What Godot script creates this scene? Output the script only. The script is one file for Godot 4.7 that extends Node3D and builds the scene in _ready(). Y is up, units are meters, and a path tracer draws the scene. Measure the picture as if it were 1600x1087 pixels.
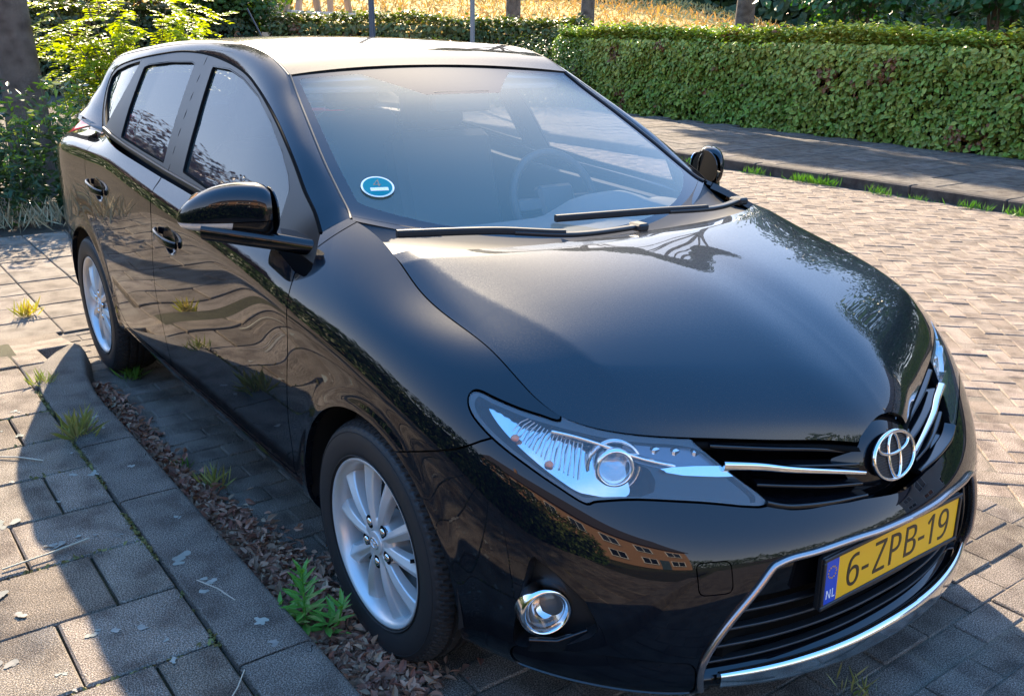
extends Node3D

# A black hatchback parked at a kerb. World axes are the car's: x forward, y up, z towards the near pavement; metres.

func _ready() -> void:
	set_camera()
	set_sky()
	set_sun()
	build_all()

func set_camera() -> void:
	var cam := Camera3D.new()
	cam.name = "camera"
	add_child(cam)
	var yaw := -2.498830
	var pitch := -0.377674
	var roll := 0.017493
	var fwd := Vector3(cos(pitch) * cos(yaw), sin(pitch), cos(pitch) * sin(yaw))
	var r := fwd.cross(Vector3.UP).normalized()
	var u := r.cross(fwd)
	var r2 := r * cos(roll) + u * sin(roll)
	var u2 := u * cos(roll) - r * sin(roll)
	cam.transform = Transform3D(Basis(r2, u2, -fwd), Vector3(1.82189, 1.50247, 1.80156))
	# the lens looks a little above the middle of the frame (the photograph is cropped)
	var near := 0.05
	cam.projection = Camera3D.PROJECTION_FRUSTUM
	cam.keep_aspect = Camera3D.KEEP_HEIGHT
	cam.near = near
	cam.far = 400.0
	cam.size = near * 1087.0 / 1457.43
	cam.frustum_offset = Vector2(0, near * 84.8 / 1457.43)
	cam.current = true

func set_sky() -> void:
	var env := Environment.new()
	env.background_mode = Environment.BG_SKY
	var sky := Sky.new()
	var sm := ProceduralSkyMaterial.new()
	sm.sky_top_color = srgb(0.062, 0.205, 0.50)
	sm.sky_horizon_color = srgb(0.68, 0.71, 0.72)
	sm.sky_curve = 0.20
	sm.sky_energy_multiplier = 1.0
	sm.ground_bottom_color = srgb(0.12, 0.11, 0.08)
	sm.ground_horizon_color = srgb(0.30, 0.30, 0.26)
	sm.sun_angle_max = 66.0
	sm.sun_curve = 0.30
	sky.sky_material = sm
	env.sky = sky
	env.tonemap_mode = Environment.TONE_MAPPER_LINEAR
	env.tonemap_exposure = 4.5
	env.sdfgi_enabled = true
	env.ssao_enabled = true
	env.ssil_enabled = true
	var we := WorldEnvironment.new()
	we.name = "environment"
	we.environment = env
	add_child(we)

const TO_SUN := Vector3(-1.62, 1.0, -0.645)

func set_sun() -> void:
	var sun := DirectionalLight3D.new()
	sun.name = "sun"
	add_child(sun)
	sun.light_color = Color(1.0, 0.92, 0.80)
	sun.light_energy = 1.6
	sun.light_angular_distance = 0.5
	sun.shadow_enabled = true
	sun.look_at_from_position(TO_SUN.normalized() * 50.0, Vector3.ZERO, Vector3.UP)

func build_all() -> void:
	car_materials()
	ground_materials()
	build_ground()
	build_bay()
	build_road()
	build_near_pavement()
	build_far_pavement()
	build_right_hedge()
	build_back_planting()
	build_left_corner()
	build_near_gardens()
	build_houses()
	build_far_belt()
	build_car()
	build_small_things()

var rng := RandomNumberGenerator.new()
var wob := FastNoiseLite.new()

func ground_materials() -> void:
	rng.seed = 11
	wob.noise_type = FastNoiseLite.TYPE_SIMPLEX_SMOOTH
	wob.frequency = 0.55
	wob.seed = 4
	var w := Color(1, 1, 1)
	var grain := noise_tex(1024, 0.11, 4, 21, [[0.0, Color(0.34, 0.34, 0.35)], [0.38, Color(0.58, 0.57, 0.56)], [0.55, Color(0.76, 0.75, 0.73)], [0.68, Color(1, 1, 1)], [1.0, Color(1, 1, 1)]])
	var blotch := noise_tex(512, 0.012, 4, 8, [[0.0, Color(0.62, 0.60, 0.60)], [0.5, Color(0.88, 0.88, 0.88)], [1.0, Color(1, 1, 1)]])
	var bump := noise_tex(1024, 0.16, 4, 31)
	for e in [["kerb", 0.34, 0.295, 0.25], ["dark_kerb", 0.16, 0.14, 0.125]]:
		M[e[0]] = stone(e[1], e[2], e[3], grain, blotch, bump)
	M.brick = stone(0.52, 0.42, 0.33, grain, blotch, bump)
	M.brick.vertex_color_use_as_albedo = true
	M.bay = stone(0.345, 0.295, 0.245, grain, blotch, bump)
	M.bay.vertex_color_use_as_albedo = true
	for k in 3:
		var t: float = [0.87, 1.0, 1.12][k]
		var c: Color = [Color(1, 0.96, 0.93), Color(1, 1, 1), Color(1, 0.98, 0.99)][k]
		M["brick%d" % k] = stone(0.52 * t * c.r, 0.42 * t * c.g, 0.33 * t * c.b, grain, blotch, bump)
		M["bay%d" % k] = stone(0.345 * t * c.r, 0.295 * t * c.g, 0.245 * t * c.b, grain, blotch, bump)
		M["slab%d" % k] = stone(0.42 * t * c.r, 0.355 * t * c.g, 0.285 * t * c.b, grain, blotch, bump)
		M["far%d" % k] = stone(0.27 * t * c.r, 0.24 * t * c.g, 0.205 * t * c.b, grain, blotch, bump)
	M.sand = stone(0.36, 0.30, 0.235, grain, blotch, bump)
	M.moss = stone(0.105, 0.10, 0.045, grain, blotch, bump)
	M.soil = stone(0.12, 0.09, 0.06, grain, blotch, bump)
	M.lawn = stone(0.16, 0.17, 0.06, grain, blotch, bump)
	M.leaf = leafy(Color(0.62, 0.75, 0.16), 0.42)
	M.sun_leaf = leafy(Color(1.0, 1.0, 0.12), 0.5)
	M.straw = leafy(Color(0.9, 0.66, 0.25), 0.7)
	M.dry = leafy(Color(0.10, 0.06, 0.03), 0.8)
	M.bark = stone(0.33, 0.26, 0.205, grain, blotch, bump)
	M.twig = stone(0.035, 0.032, 0.018, grain, blotch, bump)

func stone(r: float, g: float, b: float, grain: Texture2D, blotch: Texture2D, bump: Texture2D) -> StandardMaterial3D:
	var m := mat(r, g, b, 0.88, 0.0, 0.35)
	m.albedo_texture = grain
	m.uv1_triplanar = true
	m.uv1_world_triplanar = true
	m.uv1_scale = Vector3(1.7, 1.7, 1.7)
	m.detail_enabled = true
	m.detail_albedo = blotch
	m.detail_blend_mode = BaseMaterial3D.BLEND_MODE_MUL
	m.detail_uv_layer = BaseMaterial3D.DETAIL_UV_2
	m.uv2_triplanar = true
	m.uv2_world_triplanar = true
	m.uv2_scale = Vector3(0.9, 0.9, 0.9)
	m.heightmap_enabled = true
	m.heightmap_texture = bump
	m.heightmap_scale = 0.45
	return m

func leafy(through: Color, rough: float) -> StandardMaterial3D:
	var m := mat(1, 1, 1, rough, 0.0, 0.4)
	m.vertex_color_use_as_albedo = true
	m.backlight_enabled = true
	m.backlight = through
	m.cull_mode = BaseMaterial3D.CULL_DISABLED
	return m

func sheet(called: String, outline_pts: Array, y: float, m: Material, parent: Node3D) -> MeshInstance3D:
	var poly := PackedVector2Array()
	for e in outline_pts:
		poly.append(Vector2(e[0], e[1]))
	var q := Patch.new()
	for v in poly:
		q.p.append(Vector3(v.x, y, v.y)); q.n.append(Vector3.UP); q.c.append(v)
	for i in Geometry2D.triangulate_polygon(poly):
		q.t.append(i)
	return part(called, mesh_of([q]), m, parent)

func build_ground() -> void:
	structure(sheet("ground", [[-160, -160], [160, -160], [160, 160], [-160, 160]], -0.06, M.lawn, self))

func seen(p: Vector3, slack := 0.08) -> bool:
	# is the spot inside the picture, give or take?
	var c := get_node("camera") as Camera3D
	var q := c.transform.affine_inverse() * p
	if q.z > -0.2:
		return false
	var x := 1457.43 * q.x / -q.z / 800.0
	var y := (84.8 - 1457.43 * q.y / -q.z) / 543.5
	return absf(x) < 1.0 + slack and absf(y) < 1.0 + slack

func place_bricks(spots: Array, parent: Node3D, mesh: Mesh, mats: Array, stuff_mat: Material, called: String, most := 300) -> void:
	# spots: [transform, tone]; the nearest become parts of their own, the others one mesh
	var eye := Vector3(1.82, 1.5, 1.8)
	spots.sort_custom(func(a, b): return a[0].origin.distance_squared_to(eye) < b[0].origin.distance_squared_to(eye))
	var n := 0
	var rest := []
	for s in spots:
		if n < most and seen(s[0].origin):
			var o := MeshInstance3D.new()
			o.name = called if n == 0 else "%s_%03d" % [called, n]
			o.mesh = mesh
			o.material_override = mats[int(s[1] * 2.999)]
			parent.add_child(o, true)
			o.transform = s[0]
			n += 1
		else:
			rest.append(s)
	if rest:
		var buf := PackedFloat32Array()
		for s in rest:
			var t: float = lerpf(0.86, 1.12, s[1])
			push(buf, s[0], Color(t, t * 0.99, t * 0.985))
		scatter(called + "s", buf, mesh, stuff_mat, parent)

func push(buf: PackedFloat32Array, t: Transform3D, c: Color) -> void:
	var b := t.basis
	buf.append_array([b.x.x, b.y.x, b.z.x, t.origin.x, b.x.y, b.y.y, b.z.y, t.origin.y, b.x.z, b.y.z, b.z.z, t.origin.z, c.r, c.g, c.b, 1.0])

func scatter(called: String, buf: PackedFloat32Array, mesh: Mesh, m: Material, parent: Node3D) -> MultiMeshInstance3D:
	var mm := MultiMesh.new()
	mm.transform_format = MultiMesh.TRANSFORM_3D
	mm.use_colors = true
	mm.mesh = mesh
	mm.instance_count = buf.size() / 16
	mm.buffer = buf
	var o := MultiMeshInstance3D.new()
	o.name = called
	o.multimesh = mm
	o.material_override = m
	o.set_meta("kind", "stuff")
	parent.add_child(o, true)
	return o

func brick_spot(x: float, z: float, turn: float, tilt := 0.012, lift := 0.003) -> Array:
	var b := Basis(Vector3.UP, turn) * Basis(Vector3.RIGHT, rng.randf_range(-tilt, tilt)) * Basis(Vector3.BACK, rng.randf_range(-tilt, tilt))
	return [Transform3D(b, Vector3(x + rng.randf_range(-0.0015, 0.0015), -0.03 + rng.randf_range(-lift, lift), z + rng.randf_range(-0.0015, 0.0015))), rng.randf()]

func worn(size: Vector3) -> Mesh:
	return mesh_of([block(size, 0.004)])

func build_bay() -> void:
	var bay := structure(sheet("parking_bay", [[-3.45, -1.22], [8, -1.22], [8, 1.03], [-3.45, 1.03]], -0.0045, M.sand, self))
	var spots := []
	var i := 0
	var x := -3.4
	while x < 3.0:
		var z := -1.2 + (0.1 if i % 2 else 0.0)
		while z < 1.03:
			if x < 1.6 and z + 0.1 < 1.06:
				spots.append(brick_spot(x, z + 0.1, 0.0, 0.018, 0.004))
			z += 0.205
		x += 0.104
		i += 1
	place_bricks(spots, bay, worn(Vector3(0.0995, 0.06, 0.1985)), [M.bay0, M.bay1, M.bay2], M.bay, "paving_brick")

func build_road() -> void:
	var road := structure(sheet("road", [[-60, -7.2], [60, -7.2], [60, -1.22], [-60, -1.22]], -0.004, M.sand, self))
	# herringbone at 45 degrees
	var spots := []
	var a := 0.104
	var r2 := sqrt(0.5)
	for i in range(-130, 130):
		for j in range(-130, 130):
			# cells of the pattern: a brick along p at even diagonals, along q at odd ones
			var k := posmod(i - j, 4)
			if k == 0 or k == 2:
				var p: float
				var q: float
				var turn: float
				if k == 0:
					p = (i + 1.0) * a; q = (j + 0.5) * a; turn = PI / 4
				else:
					p = (i + 0.5) * a; q = (j + 0.0) * a; turn = -PI / 4
				var wx := (p - q) * r2 - 3.0
				var wz := (p + q) * r2 - 4.2
				if wz < -7.12 or wz > -1.30 or wx < -9.5 or wx > 4.5:
					continue
				if not seen(Vector3(wx, 0, wz), 0.12):
					continue
				spots.append(brick_spot(wx, wz, -turn + PI / 2, 0.014, 0.0035))
	place_bricks(spots, road, worn(Vector3(0.0995, 0.06, 0.2035)), [M.brick0, M.brick1, M.brick2], M.brick, "paving_brick")
	# a course of flat stones between road and bay
	var gut := []
	var x := -9.0
	while x < 3.0:
		gut.append(brick_spot(x, -1.26, 0.0, 0.01, 0.002))
		x += 0.104
	place_bricks(gut, road, worn(Vector3(0.0995, 0.06, 0.10)), [M.bay1, M.bay2, M.bay2], M.bay, "gutter_stone", 60)
	# far beyond the single bricks the material takes over
	sheet("road_surface", [[-60, -7.2], [-9.4, -7.2], [-9.4, -1.22], [-60, -1.22]], -0.004, M.brick1, road)
	sheet("road_surface", [[4.4, -7.2], [60, -7.2], [60, -1.22], [4.4, -1.22]], -0.004, M.brick1, road)

func pavement_y(x: float) -> float:
	return lerpf(0.012, 0.10, smoothstep(-3.35, -2.55, x))

func build_near_pavement() -> void:
	var pv := structure(sheet("pavement", [[-3.0, 1.2], [8, 1.2], [8, 3.15], [-3.0, 3.15]], 0.082, M.moss, self))
	sheet("pavement_bed", [[-6.45, -1.4], [-3.42, -1.4], [-3.42, 0.98], [-2.6, 1.0], [-2.6, 3.15], [-6.45, 3.15]], -0.012, M.soil, pv)
	var spots := []
	var row := 0
	var x := 3.5
	while x > -6.4:
		var z := 1.232 + (0.15 if row % 2 else 0.0)
		if row % 2:
			spots.append([x - 0.15, 1.232 + 0.072, 0.142])
		if x < -2.70 and x > -3.4:
			spots.append([x - 0.15, 1.08, 0.297])
		elif x < -2.0 and x > -3.0:
			spots.append([x - 0.15, 1.165, 0.125])
		while z < 3.1:
			spots.append([x - 0.15, z + 0.15, 0.297])
			z += 0.303
		x -= 0.303
		row += 1
	# behind the car the slabs run on, level with the road
	x = -3.3
	while x > -6.4:
		var z := 1.05
		while z > -1.3:
			spots.append([x - 0.15, z, 0.297])
			z -= 0.303
		x -= 0.303
	var n := 0
	var sizes := {}
	for s in spots:
		var px: float = s[0]
		var pz: float = s[1]
		if px > 1.2 or not seen(Vector3(px, 0.1, pz), 0.25):
			if px > 3.2: continue
		if n >= 300:
			break
		if not sizes.has(s[2]):
			sizes[s[2]] = mesh_of([block(Vector3(0.295, 0.06, s[2]), 0.005)])
		var slope := (pavement_y(px + 0.15) - pavement_y(px - 0.15)) / 0.3
		var b := Basis(Vector3.BACK, atan(slope) + rng.randf_range(-0.006, 0.006)) * Basis(Vector3.RIGHT, rng.randf_range(-0.008, 0.008)) * Basis(Vector3.UP, rng.randf_range(-0.006, 0.006))
		var o := MeshInstance3D.new()
		o.name = "paving_slab" if n == 0 else "paving_slab_%03d" % n
		o.mesh = sizes[s[2]]
		o.material_override = M["slab%d" % rng.randi_range(0, 2)]
		pv.add_child(o, true)
		o.transform = Transform3D(b, Vector3(px, pavement_y(px) - 0.03 + rng.randf_range(-0.003, 0.003), pz))
		n += 1
	# kerb: straight stones and a rounded end stone
	var kerb := structure(Node3D.new())
	kerb.name = "near_kerb"
	add_child(kerb, true)
	x = 4.0
	var k := 0
	while x > -1.5:
		var L := minf(1.0, x + 1.5) if x - 1.0 < -1.5 else 1.0
		var q := kerb_stone([[x - L + 0.004, 1.035, 1.225], [x - 0.004, 1.035, 1.225]])
		part("kerb_stone", mesh_of([q]), M.kerb, kerb)
		x -= L
	var end := [[-1.504, 1.035, 1.225], [-1.75, 1.036, 1.224], [-2.0, 1.038, 1.222], [-2.15, 1.030, 1.220], [-2.3, 1.012, 1.208], [-2.45, 0.985, 1.175], [-2.57, 0.958, 1.125], [-2.67, 0.938, 1.06], [-2.74, 0.935, 0.995], [-2.765, 0.945, 0.965]]
	end.reverse()
	part("kerb_end_stone", mesh_of([kerb_stone(end)]), M.kerb, kerb)
	for c in [[-0.62, 0.0], [0.02, 0.15], [-1.32, -0.1]]:
		var path := PackedVector3Array()
		for i in 6:
			path.append(Vector3(c[0] + 0.02 * sin(i * 2.1 + c[1]) + 0.012 * i, 0.1065, 1.05 + 0.014 * i))
		part("kerb_crack", mesh_of([tube(path, 0.0022, 5)]), M.black, kerb)

func kerb_stone(sec: Array) -> Patch:
	# sections along x: [x, road edge z, back edge z]
	var rows := []
	for e in sec:
		var x: float = e[0]
		var a: float = e[1]
		var b: float = e[2]
		var h := 0.108
		rows.append(PackedVector3Array([Vector3(x, -0.10, a - 0.03), Vector3(x, 0.02, a - 0.024), Vector3(x, h - 0.022, a - 0.006), Vector3(x, h - 0.008, a + 0.003), Vector3(x, h, a + 0.018), Vector3(x, h + 0.001, (a + b) / 2), Vector3(x, h, b - 0.008), Vector3(x, h - 0.006, b), Vector3(x, -0.10, b)]))
	var q := grid_patch(rows, 1.0)
	for i in q.n.size():
		if q.n[i].dot(q.p[i] - Vector3(q.p[i].x, -0.2, 1.12)) < 0.0:
			q.n[i] = -q.n[i]
	for r in [rows[0], rows[-1]]:
		var o := q.p.size()
		var nn := Vector3(-1, 0, 0) if r == rows[0] else Vector3(1, 0, 0)
		for v in r:
			q.p.append(v); q.n.append(nn); q.c.append(Vector2.ZERO)
		for i in r.size() - 2:
			q.t.append_array([o, o + i + 1, o + i + 2])
	return q

func build_far_pavement() -> void:
	var pv := structure(sheet("far_pavement", [[-60, -10.6], [60, -10.6], [60, -7.3], [-60, -7.3]], 0.085, M.moss, self))
	var spots := []
	var row := 0
	var x := 0.5
	var mesh := mesh_of([block(Vector3(0.396, 0.06, 0.596), 0.006)])
	var half := mesh_of([block(Vector3(0.396, 0.06, 0.293), 0.006)])
	var n := 0
	while x > -17.0:
		var z := -7.36 - (0.3 if row % 2 else 0.0)
		if row % 2 and seen(Vector3(x, 0.08, -7.5), 0.1):
			part("half_slab", half, M["far%d" % rng.randi_range(0, 2)], pv, Transform3D(Basis(), Vector3(x, 0.08, -7.508)))
		while z > -10.4:
			var p := Vector3(x, 0.08, z - 0.3)
			if n < 300 and seen(p, 0.1):
				var o := MeshInstance3D.new()
				o.name = "paving_slab" if n == 0 else "paving_slab_%03d" % n
				o.mesh = mesh
				o.material_override = M["far%d" % rng.randi_range(0, 2)]
				pv.add_child(o, true)
				o.transform = Transform3D(Basis(Vector3.UP, rng.randf_range(-0.004, 0.004)) * Basis(Vector3.RIGHT, rng.randf_range(-0.01, 0.01)), p + Vector3(0, rng.randf_range(-0.004, 0.004), 0))
				n += 1
			z -= 0.603
		x -= 0.403
		row += 1
	sheet("pavement_surface", [[-60, -10.4], [-17.0, -10.4], [-17.0, -7.36], [-60, -7.36]], 0.1, M.far1, pv)
	sheet("pavement_surface", [[0.8, -10.4], [60, -10.4], [60, -7.36], [0.8, -7.36]], 0.1, M.far1, pv)
	var kerb := structure(Node3D.new())
	kerb.name = "far_kerb"
	add_child(kerb, true)
	var long_stone := mesh_of([block(Vector3(0.994, 0.22, 0.16), 0.014)])
	for i in 44:
		part("kerb_stone", long_stone, M.dark_kerb, kerb, Transform3D(Basis(Vector3.UP, rng.randf_range(-0.004, 0.004)), Vector3(6.0 - i, 0.008 + rng.randf_range(-0.004, 0.004), -7.28)))

# ------------------------------------------------------------------ plants
func leaf_mesh(w: float, fold: float) -> Mesh:
	# a pointed leaf folded along its midrib: four small faces
	var q := Patch.new()
	var pts := [Vector3(0, 0, 0), Vector3(-w, fold, 0.35), Vector3(-w * 0.75, fold * 0.8, 0.68), Vector3(0, -fold * 0.4, 1.0), Vector3(w * 0.75, fold * 0.8, 0.68), Vector3(w, fold, 0.35), Vector3(0, -fold * 0.2, 0.5)]
	for t in [[0, 1, 6], [1, 2, 6], [2, 3, 6], [3, 4, 6], [4, 5, 6], [5, 0, 6]]:
		var nn: Vector3 = (pts[t[1]] - pts[t[0]]).cross(pts[t[2]] - pts[t[0]]).normalized()
		if nn.y < 0.0:
			nn = -nn
		var o := q.p.size()
		for i in t:
			q.p.append(pts[i]); q.n.append(nn); q.c.append(Vector2.ZERO)
		q.t.append_array([o, o + 1, o + 2])
	return mesh_of([q])

func put_leaf(buf: PackedFloat32Array, at: Vector3, out: Vector3, size: float, c: Color, droop := 0.5, spread := 0.7) -> void:
	# out: the way the upper face looks
	var y := (out + Vector3(rng.randf_range(-spread, spread), rng.randf_range(-spread, spread), rng.randf_range(-spread, spread))).normalized()
	var z := Vector3(rng.randf_range(-1, 1), -droop, rng.randf_range(-1, 1))
	z = (z - y * z.dot(y)).normalized()
	var s := size * rng.randf_range(0.65, 1.3)
	push(buf, Transform3D(Basis(y.cross(z) * s, y * s, z * s), at), c)

func vary(c: Color, k: float) -> Color:
	var t := 1.0 + rng.randf_range(-k, k)
	return Color(c.r * t * (1.0 + rng.randf_range(-k, k) * 0.4), c.g * t, c.b * t)

# hedge along a line a -> b (ground), facing the side `front`, with clipped top
func hedge(called: String, label: String, group: String, a: Vector2, b: Vector2, deep: float, high: float, density: float, size: float, green: Color, tips: Color, m: Material, with_back := false, core_color: Material = null) -> Node3D:
	var root := thing(called, label, "hedge", Vector3(a.x, 0, a.y), 0.0, group)
	var along := (b - a)
	var L := along.length()
	var d := along / L
	var nrm := Vector2(-d.y, d.x)
	var core := block(Vector3(L - 0.2, high - 0.22, deep - 0.3), 0.05)
	moved(core, Vector3(along.x / 2, high / 2 - 0.06, along.y / 2) - Vector3(nrm.x, 0, nrm.y) * deep / 2, Basis(Vector3.UP, -atan2(d.y, d.x)))
	part("twigs", mesh_of([core]), core_color if core_color else M.twig, root)
	var buf := PackedFloat32Array()
	var faces := [[L * high, 0], [L * deep, 1], [deep * high, 3], [deep * high, 4]]
	if with_back:
		faces.append([L * high, 2])
	for f in faces:
		for i in int(f[0] * density * (1.0 if f[1] != 2 else 0.5)):
			var s := rng.randf() * L
			var t := -rng.randf() * deep
			var y := pow(rng.randf(), 0.92) * high
			var out := Vector3(0, 0.45, 0)
			var push_out := rng.randf()
			push_out = 0.10 - 0.26 * push_out * push_out
			if f[1] == 0:
				t = 0.0; out += Vector3(nrm.x, 0, nrm.y)
			elif f[1] == 1:
				y = high; out += Vector3(0, 0.8, 0)
			elif f[1] == 2:
				t = -deep; out -= Vector3(nrm.x, 0, nrm.y)
			elif f[1] == 3:
				s = 0.0; out -= Vector3(d.x, 0, d.y)
			else:
				s = L; out += Vector3(d.x, 0, d.y)
			var gx := a.x + d.x * s + nrm.x * t
			var gz := a.y + d.y * s + nrm.y * t
			var n1 := wob.get_noise_3d(gx * 2.2, y * 2.6, gz * 2.2)
			var n2 := wob.get_noise_3d(gx * 0.7 + 40.0, y * 0.9, gz * 0.7)
			var bulge := 0.14 * n1 + 0.10 * n2
			if f[1] == 1:
				y += bulge * 1.1 + push_out + 0.06 * absf(rng.randfn(0.0, 1.0))
				if rng.randf() < 0.35: t *= rng.randf() * 0.3
			else:
				t += (bulge + push_out) * (1.0 if f[1] == 0 else -1.0 if f[1] == 2 else 0.0)
				s += (bulge + push_out) * (1.0 if f[1] == 4 else -1.0 if f[1] == 3 else 0.0)
			var n3 := wob.get_noise_3d(gx * 1.6 + 9.0, y * 2.0 + 3.0, gz * 1.6)
			if n3 < -0.42 and rng.randf() < 0.5:
				continue
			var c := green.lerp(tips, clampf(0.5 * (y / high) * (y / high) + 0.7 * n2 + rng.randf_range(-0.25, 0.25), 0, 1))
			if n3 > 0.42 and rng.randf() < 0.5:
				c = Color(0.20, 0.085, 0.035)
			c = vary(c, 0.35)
			put_leaf(buf, Vector3(d.x * s + nrm.x * t, maxf(y, 0.03), d.y * s + nrm.y * t), out, size, c)
	scatter("foliage", buf, leaf_mesh(0.33, 0.10), m, root)
	return root

func build_right_hedge() -> void:
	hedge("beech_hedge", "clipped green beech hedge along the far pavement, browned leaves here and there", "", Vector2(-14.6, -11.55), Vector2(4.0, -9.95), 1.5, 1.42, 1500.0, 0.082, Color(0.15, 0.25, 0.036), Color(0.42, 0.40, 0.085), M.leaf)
	# big-leaved shrubs behind it
	var k := 0
	for e in [[-8.8, -13.6, 1.9, 5.4], [-6.0, -13.3, 1.9, 6.0], [-3.4, -13.2, 1.8, 5.7], [-0.8, -13.0, 1.9, 6.2]]:
		var r: float = e[2]
		var t := thing("broadleaf_shrub", ["dark broad-leaved shrub towering over the hedge, nearest the field", "dark broad-leaved shrub over the hedge, second from the field", "dark broad-leaved shrub over the hedge with one pale blossom beside it", "dark broad-leaved shrub over the hedge, at the right edge"][k], "shrub", Vector3(e[0], 0, e[1]), 0.0, "broad-leaved shrubs behind the beech hedge")
		stems(t, 8, 0.6, e[3] * 0.75, 0.03)
		var buf := PackedFloat32Array()
		for i in 11000:
			var v := Vector3(rng.randfn(0, 1), rng.randfn(0, 1), rng.randfn(0, 1)).normalized() * pow(rng.randf(), 0.4)
			var p := Vector3(v.x * r, (e[3] + 1.5) / 2 + v.y * (e[3] - 1.5) / 2, v.z * r * 0.8)
			p += Vector3(wob.get_noise_3d(p.x * 1.5 + e[0], p.y * 1.5, p.z * 1.5), wob.get_noise_3d(p.x * 1.5, p.y * 1.5 + 20.0, p.z * 1.5 + e[0]), 0) * 0.9
			put_leaf(buf, p, Vector3(v.x, 0.9, v.z + 0.3), 0.12, vary(Color(0.045, 0.12, 0.045), 0.4), 0.9)
		scatter("foliage", buf, leaf_mesh(0.42, 0.08), M.leaf, t)
		k += 1
	var fl := thing("pale_blossom", "round cream flower head above the hedge at the right edge", "flower", Vector3(-3.05, 0, -11.55))
	part("stalk", mesh_of([tube(PackedVector3Array([Vector3(0, 0.6, 0), Vector3(0.02, 1.66, 0.05)]), 0.006, 6)]), M.twig, fl)
	var fb := PackedFloat32Array()
	for i in 160:
		var v := Vector3(rng.randfn(0, 1), rng.randfn(0, 1), rng.randfn(0, 1)).normalized()
		put_leaf(fb, Vector3(0.02, 1.69, 0.05) + v * Vector3(0.075, 0.055, 0.075), v, 0.035, vary(Color(0.75, 0.70, 0.52), 0.1))
	scatter("petals", fb, leaf_mesh(0.4, 0.1), M.leaf, fl)

func stems(t: Node3D, n: int, spread: float, high: float, r: float) -> void:
	for i in n:
		var a := TAU * i / n + rng.randf()
		var s := spread * rng.randf_range(0.5, 1.6)
		part("stem", mesh_of([sweep(smooth3([Vector3(cos(a) * 0.06, -0.05, sin(a) * 0.06), Vector3(cos(a) * s * 0.5, high * 0.5, sin(a) * s * 0.5), Vector3(cos(a) * s, high, sin(a) * s)], 3), ngon(r, r, 6), false, Vector3.ZERO, PackedFloat32Array([1, 0.9, 0.8, 0.7, 0.6, 0.5, 0.35]))]), M.bark, t)

# a tree: tapered trunk, limbs, crown of leaf clumps
func tree(called: String, label: String, at: Vector3, trunk_r: float, crown_at: Vector3, crown: Vector3, leaves: int, size: float, c: Color, m: Material, group := "") -> Node3D:
	var t := thing(called, label, "tree", at, 0.0, group)
	var path := smooth3([Vector3(0, -0.1, 0), Vector3(0.02, crown_at.y * 0.3, 0.01), Vector3(crown_at.x * 0.3, crown_at.y * 0.65, crown_at.z * 0.3), crown_at], 6)
	var sc := PackedFloat32Array()
	for i in path.size():
		var f := float(i) / path.size()
		sc.append((1.0 - 0.75 * f) * (1.0 + 0.45 * exp(-f * 14.0)))
	part("trunk", mesh_of([sweep(path, ngon(trunk_r, trunk_r * 0.93, 18), false, Vector3.ZERO, sc)]), M.bark, t)
	var blobs := []
	for i in 11:
		var v := Vector3(rng.randfn(0, 1), rng.randfn(0, 0.8), rng.randfn(0, 1)).normalized() * rng.randf_range(0.45, 1.0)
		blobs.append([crown_at + v * crown, rng.randf_range(0.35, 0.6)])
		if i < 7:
			part("limb", mesh_of([sweep(smooth3([path[path.size() * 2 / 3], path[path.size() * 2 / 3].lerp(blobs[i][0], 0.5) + Vector3(0, 0.25, 0), blobs[i][0]], 4), ngon(trunk_r * 0.32, trunk_r * 0.32, 8), false, Vector3.ZERO, PackedFloat32Array([1, 0.9, 0.8, 0.7, 0.6, 0.5, 0.4, 0.3, 0.2]))]), M.bark, t)
	var buf := PackedFloat32Array()
	for i in leaves:
		var b = blobs[rng.randi() % blobs.size()]
		var v := Vector3(rng.randfn(0, 1), rng.randfn(0, 1), rng.randfn(0, 1)).normalized() * pow(rng.randf(), 0.45)
		var p: Vector3 = b[0] + v * crown * b[1]
		put_leaf(buf, p, v + Vector3(0, 0.8, 0), size, vary(c, 0.35))
	scatter("crown", buf, leaf_mesh(0.36, 0.1), m, t)
	return t

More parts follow.
